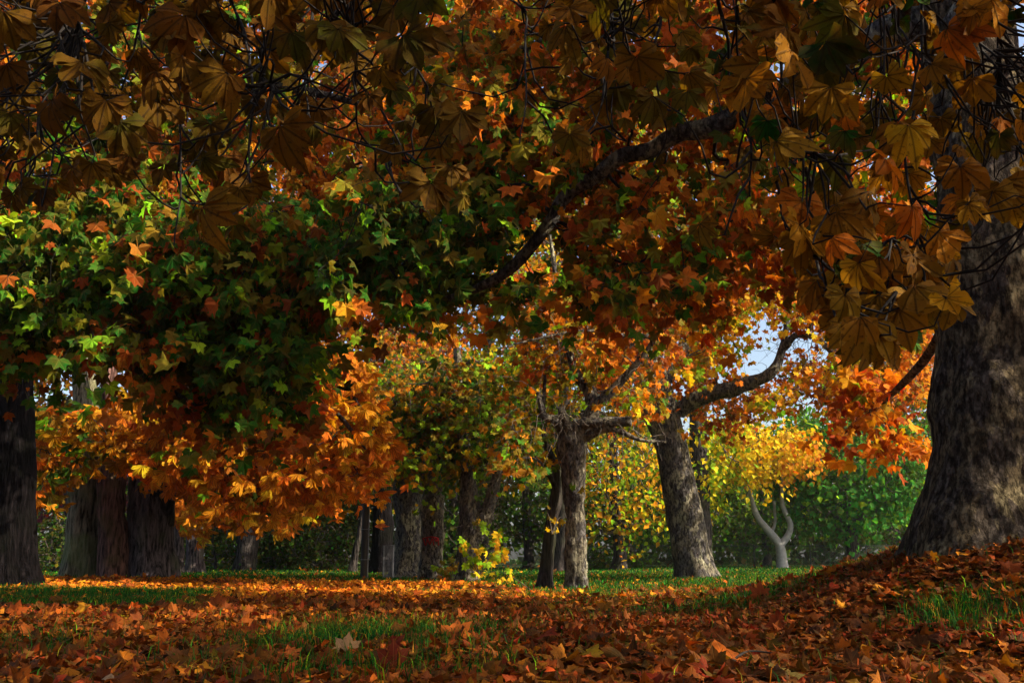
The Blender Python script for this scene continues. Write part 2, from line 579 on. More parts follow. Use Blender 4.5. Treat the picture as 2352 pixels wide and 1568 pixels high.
def pxspine(rows, d0):
    """rows px py width_px [depth]"""
    out = []
    for r_ in rows:
        d = r_[3] if len(r_) > 3 else d0
        p = P(r_[0], r_[1], d)
        out.append([p[0], p[1], p[2], r_[2] / F * d / 2 * 1.0])
    return np.array(out)


def grow(parent, nodes, node_r, att, rtip, name, material, sag=.10, sides=5, seed=0, rmax=.14):
    """join every attractor to the nearest point already on the tree (limbs first)"""
    P_ = [np.asarray(x) for x in nodes]
    n0 = len(P_)
    order = np.argsort(((att[:, None] - np.array(nodes)[None]) ** 2).sum(-1).min(1))
    allp = np.empty((n0 + len(att), 3)); allp[:n0] = nodes
    par = -np.ones(n0 + len(att), int)
    n = n0
    for o in order:
        d = np.linalg.norm(allp[:n] - att[o], axis=1)
        j = int(np.argmin(d))
        par[n] = j; allp[n] = att[o]; n += 1
    cnt = np.ones(n)
    for i in range(n - 1, n0 - 1, -1):
        if par[i] >= 0: cnt[par[i]] += cnt[i]
    idx = np.arange(n0, n)
    A = allp[par[idx]]; B = allp[idx]
    t = np.linspace(0, 1, 6)[None, :, None]
    L = np.linalg.norm(B - A, axis=1)[:, None, None]
    PP = A[:, None] * (1 - t) + B[:, None] * t
    rj = rng.normal(0, .09, (len(idx), 1, 3))
    PP = PP + L * (np.sin(t * math.pi) * rj + np.sin(t * 2 * math.pi) * rng.normal(0, .05, (len(idx), 1, 3)))
    PP[:, :, 2] -= (L[:, :, 0] * sag * np.sin(t[:, :, 0] * math.pi))
    r1 = np.minimum(rmax, rtip * cnt[idx] ** .42); pc = np.where(par[idx] < n0, cnt[idx] * 1.5, cnt[par[idx]])
    r0 = np.minimum(rmax, np.minimum(rtip * pc ** .42, r1 * 1.6))
    tt = np.linspace(0, 1, 6)[None]
    rad = r0[:, None] * (1 - tt) + r1[:, None] * tt
    return PP, rad


def sample_region(poly, dr, n, keep=None):
    poly = np.asarray(poly, float)
    x0, y0 = poly.min(0); x1, y1 = poly.max(0)
    X = []; tot = 0
    while tot < n:
        x = rng.uniform(x0, x1, 4 * n); y = rng.uniform(y0, y1, 4 * n)
        m = inpoly(poly, x, y)
        d = rng.uniform(dr[0], dr[1], 4 * n)
        if keep is not None: m &= keep(x, y, d)
        q = P(x[m], y[m], d[m]); X.append(q); tot += len(q)
    return np.vstack(X)[:n]


def foliage(parent, att, kind, size, per, spread, pal, material, twigs=(3, .6, .006), name='crown', tw_mat=None,
            nodes=None, rtip=.006, down=.55, face=.6, curl=.25, sizej=.22, tmat=None, grow_name='branches', tipn='twigs', rmax=.14, sag=.1, cull=None):
    """leaves hung on drooping twigs round each attractor; pal(points) -> colours"""
    n = len(att)
    T = Tubes(); any_t = False
    if nodes is not None:
        PP, rad = grow(parent, nodes, None, att, rtip, grow_name, tw_mat, rmax=rmax, sag=sag)
        T.add_many(PP, rad, 5); any_t = True
    nt_, tl, tr = twigs
    if nt_:
        o = np.repeat(att, nt_, 0)
        dr = rng.normal(0, 1, (len(o), 3)); dr[:, 2] = dr[:, 2] * .5 - .3; dr = norm(dr)
        ln = tl * rng.uniform(.5, 1.3, (len(o), 1, 1))
        t = np.linspace(0, 1, 5)[None, :, None]
        pts = o[:, None] + dr[:, None] * ln * t
        pts[:, :, 2] -= (ln[:, :, 0] * (t[:, :, 0] ** 2) * rng.uniform(.1, .8, (len(o), 1)))
        pts = pts + rng.normal(0, .04, (len(o), 1, 3)) * np.sin(t * 6) * ln
        T.add_many(pts, (tr * (1 - .6 * t[:, :, 0])) * np.ones((len(o), 1)), 3)
        any_t = True
        k = rng.uniform(.15, 1.05, (len(o), per))
        ii = np.minimum(k * 4, 3.999); i0 = ii.astype(int); f = (ii - i0)[..., None]
        row = np.arange(len(o))[:, None]
        pos = pts[row, i0] * (1 - f) + pts[row, np.minimum(i0 + 1, 4)] * f
        pos = pos + rng.normal(0, spread, pos.shape)
        out = np.repeat(dr[:, None], per, 1)
        pos = pos.reshape(-1, 3); out = out.reshape(-1, 3)
    else:
        pos = np.repeat(att, per, 0) + rng.normal(0, spread, (n * per, 3))
        out = norm(rng.normal(0, 1, (n * per, 3)))
    if cull is not None:
        kk = cull(pos); pos = pos[kk]; out = out[kk]
    m = len(pos)
    tip = norm(out * .6 + rng.normal(0, .55, (m, 3)) + np.array([0, 0, -down]))
    nrm = norm(rng.normal(0, .55, (m, 3)) + np.array([0, -face, .55]))
    sz = size * np.clip(1 + rng.normal(0, sizej, m), .45, 1.6)
    if any_t:
        T.build('branches', tw_mat or M_TWG, parent)
    leaves(name, kind, pos, tip, nrm, sz, pal(pos), material, parent, curl)


def npal(*opts, sc=.7, seed=0, over=None, jit=.22):
    """palette that drifts in space between several mixtures"""
    def f(p):
        v = (fbm(p * sc, seed, 2) * .6 + .5) * len(opts)
        i = np.clip((v + rng.normal(0, .17, len(p))).astype(int), 0, len(opts) - 1)
        c = np.zeros((len(p), 3))
        for k, o in enumerate(opts):
            m = i == k
            if m.any(): c[m] = pick(m.sum(), o, jit)
        if over is not None:
            over(p, c)
        return c
    return f


def near_line(line, wpx, dmax):
    """True for leaves that leave the limb (pixels x, y, distance rows) in view"""
    L_ = smooth_line(np.array(line, float), 6)

    def f(p):
        x, y = PIX(p)
        q = np.sqrt((x[:, None] - L_[None, :, 0]) ** 2 + (y[:, None] - L_[None, :, 1]) ** 2)
        j = q.argmin(1)
        return ~((q.min(1) < wpx) & (p[:, 1] < dmax) & (rng.uniform(0, 1, len(p)) < .8))
    return f


def tangle(parent, lines, n, ln, r0, material=None):
    """fine crooked twigs standing off the limbs"""
    q = np.vstack([smooth_line(l, 8)[:, :3] for l in lines])
    o = q[rng.integers(0, len(q), n)]
    d = norm(rng.normal(0, 1, (n, 3)) + np.array([0, -.3, .1]))
    L = ln * rng.uniform(.4, 1.4, (n, 1, 1))
    t_ = np.linspace(0, 1, 8)[None, :, None]
    p = o[:, None] + d[:, None] * L * t_ + np.cumsum(rng.normal(0, .055, (n, 8, 3)), 1) * L
    p[:, :, 2] -= L[:, :, 0] * .35 * t_[:, :, 0] ** 2
    T = Tubes(); T.add_many(p, r0 * (1 - .75 * t_[:, :, 0]) * np.ones((n, 1)), 3)
    T.build('fine_twigs', material or M_TWG, parent)


# ------------------------------------------------------------------ ground
def build_ground():
    xs = np.concatenate([-np.geomspace(260, 22, 20), np.linspace(-20, 20, 161), np.geomspace(22, 260, 20)])
    ys = np.concatenate([[-120, -70, -30, -12, -6, -2, 0, 1, 2, 3], np.linspace(3.5, 32, 190), np.geomspace(33, 420, 34)])
    X, Y = np.meshgrid(xs, ys)
    Z = ground_z(X, Y)
    V = np.stack([X, Y, Z], -1).reshape(-1, 3)
    w_ = len(xs)
    i = np.arange(len(ys) - 1)[:, None] * w_; j = np.arange(w_ - 1)[None]
    Q = np.stack([i + j, i + j + 1, i + w_ + j + 1, i + w_ + j], -1).reshape(-1, 4)
    g = grass_amount(V[:, 0], V[:, 1])
    c = np.stack([g, g, g], -1)
    o = mesh('ground', V, Q, M_GROUND, None, col=c)
    tag(o, kind='structure')


def blob(x, y, cx, cy, rx, ry):
    return np.exp(-(((x - cx) / rx) ** 2 + ((y - cy) / ry) ** 2))


def grass_amount(x, y):
    nz = noise(np.stack([x * .9, y * .9, 0 * x], -1), 3)
    g = 1. * sm(y, 15.5, 20) * sm(x + .12 * (y - 20), -1.5, 1.5)          # lawn behind, to the right
    g = np.maximum(g, .9 * sm(y, 21.5, 26))
    g = np.maximum(g, .95 * sm(-x - .22 * y, .5, 1.6) * sm(y, 11.2, 12.2) * (1 - sm(y, 15.5, 18)))   # green strip on the left
    g = np.maximum(g, 1.05 * blob(x, y, -1.1, 7.0, .95, 1.2))
    g = np.maximum(g, .9 * blob(x, y, 2.9, 6.6, .55, .5))
    g = np.maximum(g, .8 * blob(x, y, 2.6, 10.3, 1.6, .9))
    g = np.maximum(g, .55 * blob(x, y, 1.5, 15.5, 2.5, 3.5))
    g = np.maximum(g, .5 * blob(x, y, -.9, 5.0, .7, .5))
    g = np.maximum(g, .35 * blob(x, y, -3.0, 6.5, .7, .9))
    return np.clip(g + .25 * nz * (g > .08), 0, 1)


def scatter(n, y0, y1, xpad=1.5, power=0.):
    y = np.sqrt(rng.uniform(y0 ** 2, y1 ** 2, n)) if power == 0 else y0 * (y1 / y0) ** rng.uniform(0, 1, n)
    x = rng.uniform(-1, 1, n) * (y * .53 + xpad)
    return x, y


def build_litter():
    parts = []
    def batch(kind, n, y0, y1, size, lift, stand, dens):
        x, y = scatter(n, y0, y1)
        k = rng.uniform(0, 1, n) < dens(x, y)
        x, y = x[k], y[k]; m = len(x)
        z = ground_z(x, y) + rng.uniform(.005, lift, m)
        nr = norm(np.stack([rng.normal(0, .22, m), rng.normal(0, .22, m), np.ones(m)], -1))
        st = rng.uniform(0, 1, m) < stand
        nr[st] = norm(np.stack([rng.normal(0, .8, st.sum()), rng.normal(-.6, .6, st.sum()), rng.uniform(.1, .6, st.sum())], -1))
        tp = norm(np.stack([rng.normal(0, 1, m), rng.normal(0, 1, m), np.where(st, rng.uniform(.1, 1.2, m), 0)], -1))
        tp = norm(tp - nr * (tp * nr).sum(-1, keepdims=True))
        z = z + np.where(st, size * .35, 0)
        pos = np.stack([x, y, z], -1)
        c = npal({'rust': 5, 'brown': 3, 'dbrown': 3, 'red': 2}, {'rust': 5, 'orange': 1.3, 'ochre': .5, 'brown': 3, 'dbrown': 2}, {'orange': 2.5, 'gold': .15, 'rust': 5, 'brown': 3, 'red': .5, 'yellow': .05}, sc=.8, seed=8, jit=.3)(pos) * .52  # shade put into the colour: litter outside the sunlit strip is darkened
        sun_strip = rng.uniform(0, 1, m) < sm(y, 12.3, 14) * (1 - sm(x, -1, 4)) * .8
        c[sun_strip] = pick(sun_strip.sum(), {'orange': 5, 'gold': 1, 'rust': 2}, .25)  # more orange chestnut leaves, kept brighter to put the strip's sunlight into colour
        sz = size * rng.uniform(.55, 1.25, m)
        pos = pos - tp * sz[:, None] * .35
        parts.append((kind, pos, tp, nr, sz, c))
    def d_near(x, y):
        g = grass_amount(x, y)
        return np.clip(1 - 1.15 * g, .06, 1)
    def d_mid(x, y):
        g = grass_amount(x, y)
        g2 = sm(-x - .22 * y, .5, 1.6) * sm(y, 11.2, 12.2) * (1 - sm(y, 15.5, 17))
        return np.clip(1 - 1.0 * g, .05 + .13 * sm(y, 16, 20), 1) * (1 - .85 * g2)
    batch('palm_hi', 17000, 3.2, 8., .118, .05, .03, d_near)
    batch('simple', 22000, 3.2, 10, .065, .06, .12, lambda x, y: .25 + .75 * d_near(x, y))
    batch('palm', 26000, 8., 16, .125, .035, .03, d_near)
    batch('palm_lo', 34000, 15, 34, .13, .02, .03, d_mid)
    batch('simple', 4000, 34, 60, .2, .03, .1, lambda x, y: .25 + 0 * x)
    # merge into one mesh
    V = []; FT = []; FQ = []; C = []; U = []; n = 0
    for kind, pos, tp, nr, sz, c in parts:
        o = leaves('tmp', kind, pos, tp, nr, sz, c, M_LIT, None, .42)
        me = o.data
        T_, Fs, UV = TPL[kind]
        co = np.empty(len(me.vertices) * 3, np.float32); me.vertices.foreach_get('co', co)
        off = (np.arange(len(pos)) * len(T_))[:, None, None]
        for f in Fs:
            g = (f[None] + off).reshape(-1, f.shape[1]) + n
            (FT if f.shape[1] == 3 else FQ).append(g)
        V.append(co.reshape(-1, 3)); C.append(np.repeat(c, len(T_), 0)); U.append(np.tile(UV, (len(pos), 1)))
        n += len(me.vertices)
        bpy.data.objects.remove(o); bpy.data.meshes.remove(me)
    fs = [np.vstack(FT)] + ([np.vstack(FQ)] if FQ else [])
    V = np.vstack(V)
    gz = ground_z(V[:, 0], V[:, 1]) + .003
    V[:, 2] = np.maximum(V[:, 2], gz)
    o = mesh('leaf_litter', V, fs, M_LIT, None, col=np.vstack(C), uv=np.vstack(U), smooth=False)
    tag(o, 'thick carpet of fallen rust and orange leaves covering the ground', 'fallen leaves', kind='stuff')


def build_grass():
    V = []; Q = []; T3 = []; C = []; n = 0
    for cnt, y0, y1, h, wd in ((170000, 3.6, 9.5, .105, .0032), (190000, 9., 18, .085, .0045), (90000, 17, 34, .09, .011), (50000, 32, 62, .09, .025)):
        x, y = scatter(cnt, y0, y1)
        g = grass_amount(x, y)
        cl = noise(np.stack([x * 4, y * 4, 0 * x], -1), 21) * .5 + .5
        k = rng.uniform(0, 1, cnt) < np.clip(g, .035 if y0 < 18 else .1, 1) ** 1.3 * (.25 + cl)
        x, y = x[k], y[k]; m = len(x)
        hh = h * rng.uniform(.4, 1.3, m) * (1 + .35 * (y < 9)) ; a = rng.uniform(0, 6.28, m); b = rng.uniform(0, 6.28, m); ln = rng.uniform(.2, 1.3, m)
        z = ground_z(x, y) - .005
        p0 = np.stack([x, y, z], -1); s = np.stack([np.cos(a), np.sin(a), 0 * a], -1) * wd
        d = np.stack([np.cos(b), np.sin(b), 0 * b], -1)
        up = np.array([0, 0, 1.])
        m1 = p0 + up * (hh * .6)[:, None] + d * (hh * .22 * ln)[:, None]
        tp = p0 + up * (hh * (1 - .25 * ln))[:, None] + d * (hh * .8 * ln)[:, None]
        v = np.stack([p0 - s, p0 + s, m1 + s * .7, m1 - s * .7, tp], 1)
        V.append(v.reshape(-1, 3))
        o = n + np.arange(m)[:, None] * 5
        Q.append(o + np.array([[0, 1, 2, 3]])); T3.append(o + np.array([[3, 2, 4]]))
        c = pick(m, {'green': 5, 'lime': .3, 'dgreen': 7, 'olive': 1.5, 'ochre': .5}, .3)
        C.append(np.repeat(c, 5, 0)); n += 5 * m
    V = np.vstack(V)
    o = mesh('grass', V, [np.vstack(Q), np.vstack(T3)], M_GR, None, col=np.vstack(C), uv=np.full((len(V), 2), .5))
    tag(o, 'short green grass growing between the fallen leaves and over the lawn', 'grass', kind='stuff')


build_ground()
build_litter()
build_grass()


def base_at(px, d):
    p = P(px, 1300, d)
    return (float(p[0]), float(d), float(ground_z(p[0], d)))


def tree(name, px, d, label, group=None, cat='tree'):
    return empty(name, base_at(px, d), label, cat, group)


def rooted(sp, z=-.12):
    """pull the first spine row down into the ground"""
    sp = sp.copy()
    sp[0, 2] = float(ground_z(sp[0, 0], sp[0, 1])) + z
    return sp


# ------------------------------------------------------------------ big plane tree on the right
t = tree('plane_tree', 2290, 9.0, 'huge plane tree with mottled bark on the leafy bank at the right edge')
sp = rooted(pxspine([(2290, 1300, 400), (2290, 1200, 350), (2296, 1080, 325), (2302, 900, 312), (2300, 720, 300), (2288, 600, 305), (2275, 450, 262), (2250, 300, 235), (2222, 60, 215), (2190, -300, 190), (2150, -800, 150)], 9.), -.35)
trunk_mesh('trunk', sp, B_BIG, t, bump=.07, flare=.30, sides=150, seed=3, burl=.16, ring=.035, lobes=4)
limb = pxspine([(2232, 40, 120, 9.), (2050, 70, 80, 9.4), (1830, 190, 56, 10.), (1640, 290, 50, 10.4), (1560, 305, 46, 10.6), (1490, 346, 41, 10.7), (1425, 360, 38, 10.8), (1370, 405, 35, 11.), (1300, 450, 33, 11.2), (1255, 520, 30, 11.3), (1190, 600, 28, 11.5), (1120, 650, 22, 11.7), (1000, 690, 14, 11.9), (860, 670, 8, 12)], 10)
trunk_mesh('limb', limb, B_PL, t, bump=.08, sides=28, seed=5, ring=.05)
limb2 = pxspine([(2240, -100, 100, 9.), (2000, -160, 60, 9.9), (1700, -120, 40, 10.8), (1390, -20, 24, 11.2), (1202, 112, 16, 11.4), (1070, 20, 10, 11.6)], 10)
trunk_mesh('limb', limb2, B_PL, t, bump=.08, sides=20, seed=6, ring=.06)
limb3 = pxspine([(2280, 560, 110, 9.3), (2200, 700, 40, 10.6), (2120, 830, 22, 12.0), (2020, 930, 12, 12.8), (1930, 1000, 7, 13.3)], 10)
trunk_mesh('limb', limb3, B_PL, t, bump=.08, sides=16, seed=7, ring=.06)
limb4 = np.array([[4.3, 8.8, 5.5, .22], [6.0, 7.0, 7.2, .16], [8.0, 5.2, 8.0, .10], [10, 3, 8.2, .05]])
trunk_mesh('limb', limb4, B_PL, t, bump=.08, sides=16, seed=8, ring=.12)
regB = [(700, 400), (900, 330), (1040, 60), (1080, -120), (2150, -120), (2150, 640), (2020, 690), (1850, 600), (1700, 640), (1480, 700), (1300, 740), (1000, 720), (700, 620)]
DIAG = smooth_line([(1050, 665), (1120, 645), (1190, 600), (1260, 510), (1370, 405), (1490, 342), (1640, 288)], 6)


def clear_limb(x, y, d):
    q = np.sqrt(((np.stack([x, y], -1)[:, None] - DIAG[None]) ** 2).sum(-1)).min(1)
    return (q > 48) | (d > 11.9)


a1 = sample_region(regB, (9.6, 13.2), 400, clear_limb)
a2 = sample_region([(1880, 880), (2140, 840), (2150, 1060), (2060, 1080), (1920, 1060)], (12.2, 13.4), 8)
shade_pts = np.stack([rng.uniform(4.5, 13, 330), rng.uniform(-4, 10, 330), rng.uniform(5.2, 8.4, 330)], -1)  # unseen foliage right of the view, added to shade the foreground
a4 = sample_region([(960, -20), (1420, -20), (1440, 420), (1000, 420)], (11, 14), 90)


def overB(p, c):
    x, y = PIX(p)
    m = (((x - 960) / 330) ** 2 + ((y - 570) / 150) ** 2) < rng.uniform(.5, 1.3, len(p))
    c[m] = pick(m.sum(), {'dgreen': 4, 'green': 5, 'lime': 1, 'rust': .6, 'olive': 1}, .3)
    m = (y > 820) & (x > 1850)
    c[m] = pick(m.sum(), {'rust': 4, 'orange': 5, 'gold': 2, 'red': .6, 'lime': .4}, .25)


nodesB = np.vstack([smooth_line(q, 5)[:, :3] for q in (limb, limb2, limb3, limb4)])
foliage(t, shade_pts, 'simple', .3, 9, .36, npal({'rust': 1, 'orange': 1, 'olive': 1}), M_PL, twigs=(0, 0, 0), nodes=smooth_line(limb4, 5)[:, :3], rtip=.006, tw_mat=M_TW, rmax=.06)  # this crown part is the added foliage out of view, blocking sun
foliage(t, np.vstack([a1, a2, a4]), 'palm', .152, 7, .07,
        npal({'rust': 4, 'orange': 3, 'brown': 2, 'olive': 2, 'ochre': 1}, {'orange': 4, 'olive': 3, 'rust': 2.5, 'ochre': 2, 'green': .7}, {'olive': 3, 'lime': 2, 'green': 2.4, 'orange': 2, 'gold': 1, 'rust': 1.5}, sc=.6, seed=2, over=overB),
        M_PL, twigs=(5, .55, .004), nodes=nodesB, rtip=.005, tw_mat=M_TW, rmax=.05, down=.8, face=.35, curl=.4, sizej=.34, cull=near_line([(1100, 650), (1190, 600), (1260, 510), (1370, 405), (1490, 342), (1640, 288)], 40, 12.1))

# ------------------------------------------------------------------ trunk at the left edge
t = tree('maple_tree', 0, 18., 'dark broad trunk at the left edge carrying green and rust leaves')
sp = rooted(pxspine([(-8, 1335, 165), (-8, 1200, 158), (-6, 1000, 150), (-4, 800, 150), (0, 500, 140), (20, 100, 120), (40, -200, 90)], 18.))
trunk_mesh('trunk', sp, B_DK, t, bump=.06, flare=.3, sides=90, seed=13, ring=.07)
l1 = pxspine([(0, 600, 70, 17.8), (120, 520, 44, 16), (300, 500, 30, 14), (480, 540, 22, 13), (640, 640, 16, 12.5), (720, 800, 9, 12.3)], 15)
l2 = pxspine([(10, 400, 70, 17.8), (200, 250, 40, 15.5), (420, 180, 30, 14.5), (700, 210, 20, 14), (900, 260, 10, 14)], 15)
l3 = pxspine([(0, 700, 50, 17.6), (60, 680, 32, 15), (160, 720, 22, 13), (300, 840, 14, 12), (450, 930, 8, 12)], 15)
l4 = pxspine([(20, 200, 60, 18), (300, 20, 36, 17), (600, -60, 26, 16), (900, -60, 10, 16)], 15)
for k, q in enumerate((l1, l2, l3, l4)):
    trunk_mesh('limb', q, B_CH, t, bump=.08, sides=14, seed=20 + k, ring=.12)
reg0 = [(-120, 430), (200, 430), (500, 430), (720, 470), (790, 570), (700, 680), (730, 790), (690, 880), (560, 850), (420, 800), (250, 780), (60, 800), (-120, 790)]
reg1 = [(-120, -120), (1000, -120), (1010, 330), (800, 500), (-120, 500)]
b1 = sample_region(reg0, (10.8, 15.5), 380)
b1 = np.vstack([b1, sample_region([(60, 860), (700, 850), (745, 960), (620, 1000), (480, 990), (300, 900), (80, 880)], (11, 14), 16)])
b2 = sample_region(reg1, (12.5, 18), 360)


def over0(p, c):
    x, y = PIX(p)
    m = ((((x - 60) / 260) ** 2 + ((y - 640) / 230) ** 2) < rng.uniform(.4, 1.2, len(p))) | ((((x - 590) / 210) ** 2 + ((y - 850) / 140) ** 2) < rng.uniform(.5, 1.3, len(p)))
    c[m] = pick(m.sum(), {'dgreen': 1.5, 'green': 6, 'lime': 2.2, 'rust': .7, 'olive': 1.6}, .25)


foliage(t, np.vstack([b1, b2]), 'palm', .160, 7, .08,
        npal({'rust': 4, 'orange': 2, 'brown': 2.5, 'olive': 2}, {'olive': 4, 'orange': 2.5, 'rust': 2, 'green': 2}, {'olive': 2, 'lime': 1.3, 'green': 4, 'ochre': 1, 'rust': 1.5}, sc=.5, seed=31, over=over0),
        M_PL, twigs=(5, .6, .004), nodes=np.vstack([smooth_line(q, 5)[:, :3] for q in (l1, l2, l3, l4)]), rtip=.006, tw_mat=M_TW, rmax=.05, down=.9, face=.35, curl=.4, sizej=.34)

# ------------------------------------------------------------------ chestnut avenue on the left
GA = 'old chestnut trees standing in a row on the left'


def chestnut(px, d, rows, label, region, n, lims, seed, wtop=None, leaf='chest_far', size=.21, dr=(19.5, 25), pal=None, ring=.07, flare=.28, bark=None):
    t = tree('chestnut_tree', px, d, label, GA)
    sp = rooted(pxspine(rows, d))
    trunk_mesh('trunk', sp, bark or B_GR, t, bump=.09, flare=flare, sides=64, seed=seed, burl=.10, ring=ring)
    nodes = []
    for k, q in enumerate(lims):
        q = pxspine(q, d)
        trunk_mesh('limb', q, B_CH, t, bump=.09, sides=16, seed=seed + k + 1, ring=.12)
        nodes.append(smooth_line(q, 5)[:, :3])
    att = sample_region(region, dr, n)
    foliage(t, att, leaf, size, 3, .08, pal or npal({'orange': 6, 'gold': 3, 'rust': .3}, {'orange': 6, 'gold': 5, 'yellow': .8}, {'gold': 5, 'orange': 4, 'lime': .6, 'green': .3}, sc=.5, seed=seed),
            M_CH, twigs=(4, .55, .004), nodes=np.vstack(nodes), rtip=.007, tw_mat=M_TW, down=1.6, face=.9, rmax=.07)
    return t


chestnut(188, 24.5, [(180, 1335, 88), (190, 1250, 76), (196, 1150, 72), (200, 1080, 80), (200, 1040, 92), (195, 960, 62), (190, 800, 44)],
         'knobbly grey chestnut trunk nearest the wide dark trunk at the left edge',
         [(60, 880), (250, 960), (280, 1010), (150, 1040), (120, 1120), (70, 1120)], 55,
         [[(200, 1040, 50, 24.5), (150, 950, 24, 23), (120, 1010, 12, 22), (100, 1100, 6, 21.5)], [(200, 1040, 50, 24.5), (270, 960, 24, 23), (260, 1030, 9, 21.5)]], 51,
         pal=npal({'ochre': 3, 'gold': 3, 'green': 2, 'lime': 1}, {'orange': 3, 'gold': 3, 'green': 2, 'olive': 1}, sc=.5, seed=51), bark=B_GG)
chestnut(258, 24.0, [(258, 1340, 66), (258, 1250, 62), (256, 1150, 60), (255, 1080, 62), (250, 1000, 40), (250, 800, 30)],
         'reddish brown chestnut trunk standing straight between two thicker trunks',
         [(230, 930), (520, 880), (560, 1000), (450, 1050), (320, 1040), (240, 990)], 75,
         [[(255, 1080, 40, 24.), (320, 980, 24, 23), (420, 960, 14, 21.5), (480, 1010, 7, 20.5)]], 57, bark=B_RB)
t3 = chestnut(345, 24.5, [(345, 1340, 108), (345, 1260, 98), (342, 1180, 96), (338, 1120, 84), (330, 1040, 52), (320, 900, 44)],
              'thickest chestnut trunk of the row with a limb rising to the right',
              [(420, 940), (520, 850), (640, 780), (760, 780), (840, 850), (880, 980), (885, 1060), (800, 1095), (700, 1125), (600, 1140), (500, 1110), (420, 1090), (330, 1050), (380, 980)], 500,
              [[(372, 1200, 50, 24.5), (400, 1080, 34, 24), (500, 960, 26, 22.5), (640, 900, 18, 21), (760, 940, 12, 20.5), (840, 1030, 6, 20)],
               [(360, 1140, 44, 24.5), (450, 1060, 22, 23), (560, 1060, 14, 21.5), (680, 1110, 7, 20.5)]], 63)
chestnut(408, 36., [(408, 1314, 32), (408, 1250, 26), (408, 1180, 26), (408, 1000, 22)], 'slim shaded chestnut trunk partly hidden behind the thickest trunk',
         [(350, 1100), (520, 1080), (620, 1150), (500, 1195), (400, 1190)], 30, [[(408, 1190, 16, 36), (480, 1120, 10, 34), (560, 1150, 5, 33)]], 71, dr=(31, 36), size=.28)
chestnut(448, 38., [(448, 1314, 44), (448, 1260, 38), (447, 1190, 40), (447, 1000, 30)], 'shaded chestnut trunk furthest right in the row',
         [(420, 1080), (700, 1080), (790, 1150), (640, 1200), (450, 1195)], 40, [[(448, 1190, 20, 38), (540, 1120, 12, 36), (650, 1150, 5, 35)]], 77, dr=(33, 38), size=.28)

# ------------------------------------------------------------------ plane trees of the middle row
GM = 'old plane trees standing in the middle of the park'


def midplane(px, d, rows, label, region, n, lims, seed, pal, dr, keep=None, bark=None, burl=.12, size=.165, name='plane_tree', flare=.5, per=6, tw=6, leaf='palm_lo', grp=GM, cull=None, ws=1.):
    t = tree(name, px, d, label, grp)
    sp = rooted(pxspine(rows, d)); sp[:, 3] *= ws
    trunk_mesh('trunk', sp, bark or B_PL, t, bump=.08, flare=flare, sides=64, seed=seed, burl=burl, ring=.06)
    nodes = [smooth_line(sp, 5)[-8:, :3]]; tl_ = []
    for k, q in enumerate(lims):
        cut = q[-1] == 'cut'
        q = pxspine(q[:-1] if cut else q, d)
        trunk_mesh('limb', q, bark or B_PL, t, bump=.10, sides=18, seed=seed + k + 1, ring=.07, cap=cut)
        if not cut: nodes.append(smooth_line(q, 5)[:, :3])
        tl_.append(q)
    if tl_ and n > 50: tangle(t, tl_, 170, .9, .009)
    if n:
        att = sample_region(region, dr, n, keep)
        foliage(t, att, leaf, size, per, .09, pal, M_PL, twigs=(tw, .75, .005), nodes=np.vstack(nodes), rtip=.007, tw_mat=M_TWG, rmax=.08, down=.6, cull=cull)
    return t


def gap(x, y, d):
    """keep clear of the window of sky"""
    g = (((x - 1770) / 145) ** 2 + ((y - 770) / 85) ** 2)
    return g > 1 - rng.uniform(0, .75, len(x))


P_MIX = npal({'rust': 4, 'orange': 3, 'brown': 1.5, 'olive': 1}, {'orange': 3, 'olive': 3, 'gold': 2, 'rust': 1, 'lime': 1}, {'lime': 3, 'olive': 3, 'yellow': 1.3, 'green': 1.5, 'gold': 1}, sc=.35, seed=90)
P_RED = npal({'rust': 4, 'orange': 4, 'brown': 1, 'olive': 1}, {'orange': 4, 'gold': 3, 'olive': 2, 'rust': 1}, {'yellow': 3, 'gold': 2, 'orange': 1, 'lime': 2}, sc=.4, seed=91)
P_GY = npal({'olive': 3, 'ochre': 2, 'green': 2, 'orange': 1}, {'lime': 2.5, 'olive': 3, 'green': 2, 'gold': 1.2}, {'yellow': 1.4, 'lime': 3, 'gold': 1.3, 'green': 1}, sc=.35, seed=92)

midplane(1600, 26., [(1600, 1332, 108), (1592, 1280, 98), (1575, 1180, 92), (1555, 1080, 86), (1535, 1000, 84), (1512, 930, 92), (1490, 860, 90), (1468, 800, 76), (1436, 720, 60), (1405, 620, 44), (1380, 500, 28)],
         'stout plane tree leaning left with one lit side beside the yellow tree',
         [(1380, 560), (1600, 560), (2120, 620), (2150, 900), (2050, 960), (1930, 900), (1780, 920), (1660, 960), (1600, 960), (1570, 900), (1440, 850), (1330, 780)], 400,
         [[(1560, 940, 42, 26), (1620, 908, 37, 25.6), (1690, 890, 35, 25.2), (1770, 856, 26, 25), (1800, 790, 16, 25), (1810, 700, 10, 25)],
          [(1800, 800, 18, 25), (1830, 770, 15, 24.6), (1880, 780, 12, 24.2), (1935, 840, 8, 24)],
          [(1520, 880, 44, 26), (1545, 830, 30, 26.5), (1620, 740, 22, 27), (1700, 650, 14, 27.5), (1850, 600, 8, 28)]],
         101, P_RED, (21.5, 30), lambda x, y, d: gap(x, y, d) & ~((d < 26.8) & (abs(x - 1540 + (y - 950) * -.3) < 70) & (y > 760)) & ~((d < 26) & (abs(y - 905 + (x - 1640) * .3) < 34) & (x > 1540) & (x < 1800)), per=6, flare=.25, ws=.88, cull=near_line([(1425, 690), (1450, 750), (1475, 800), (1490, 860), (1512, 930), (1535, 1000), (1560, 930), (1620, 905), (1690, 893), (1770, 860)], 34, 25.6))
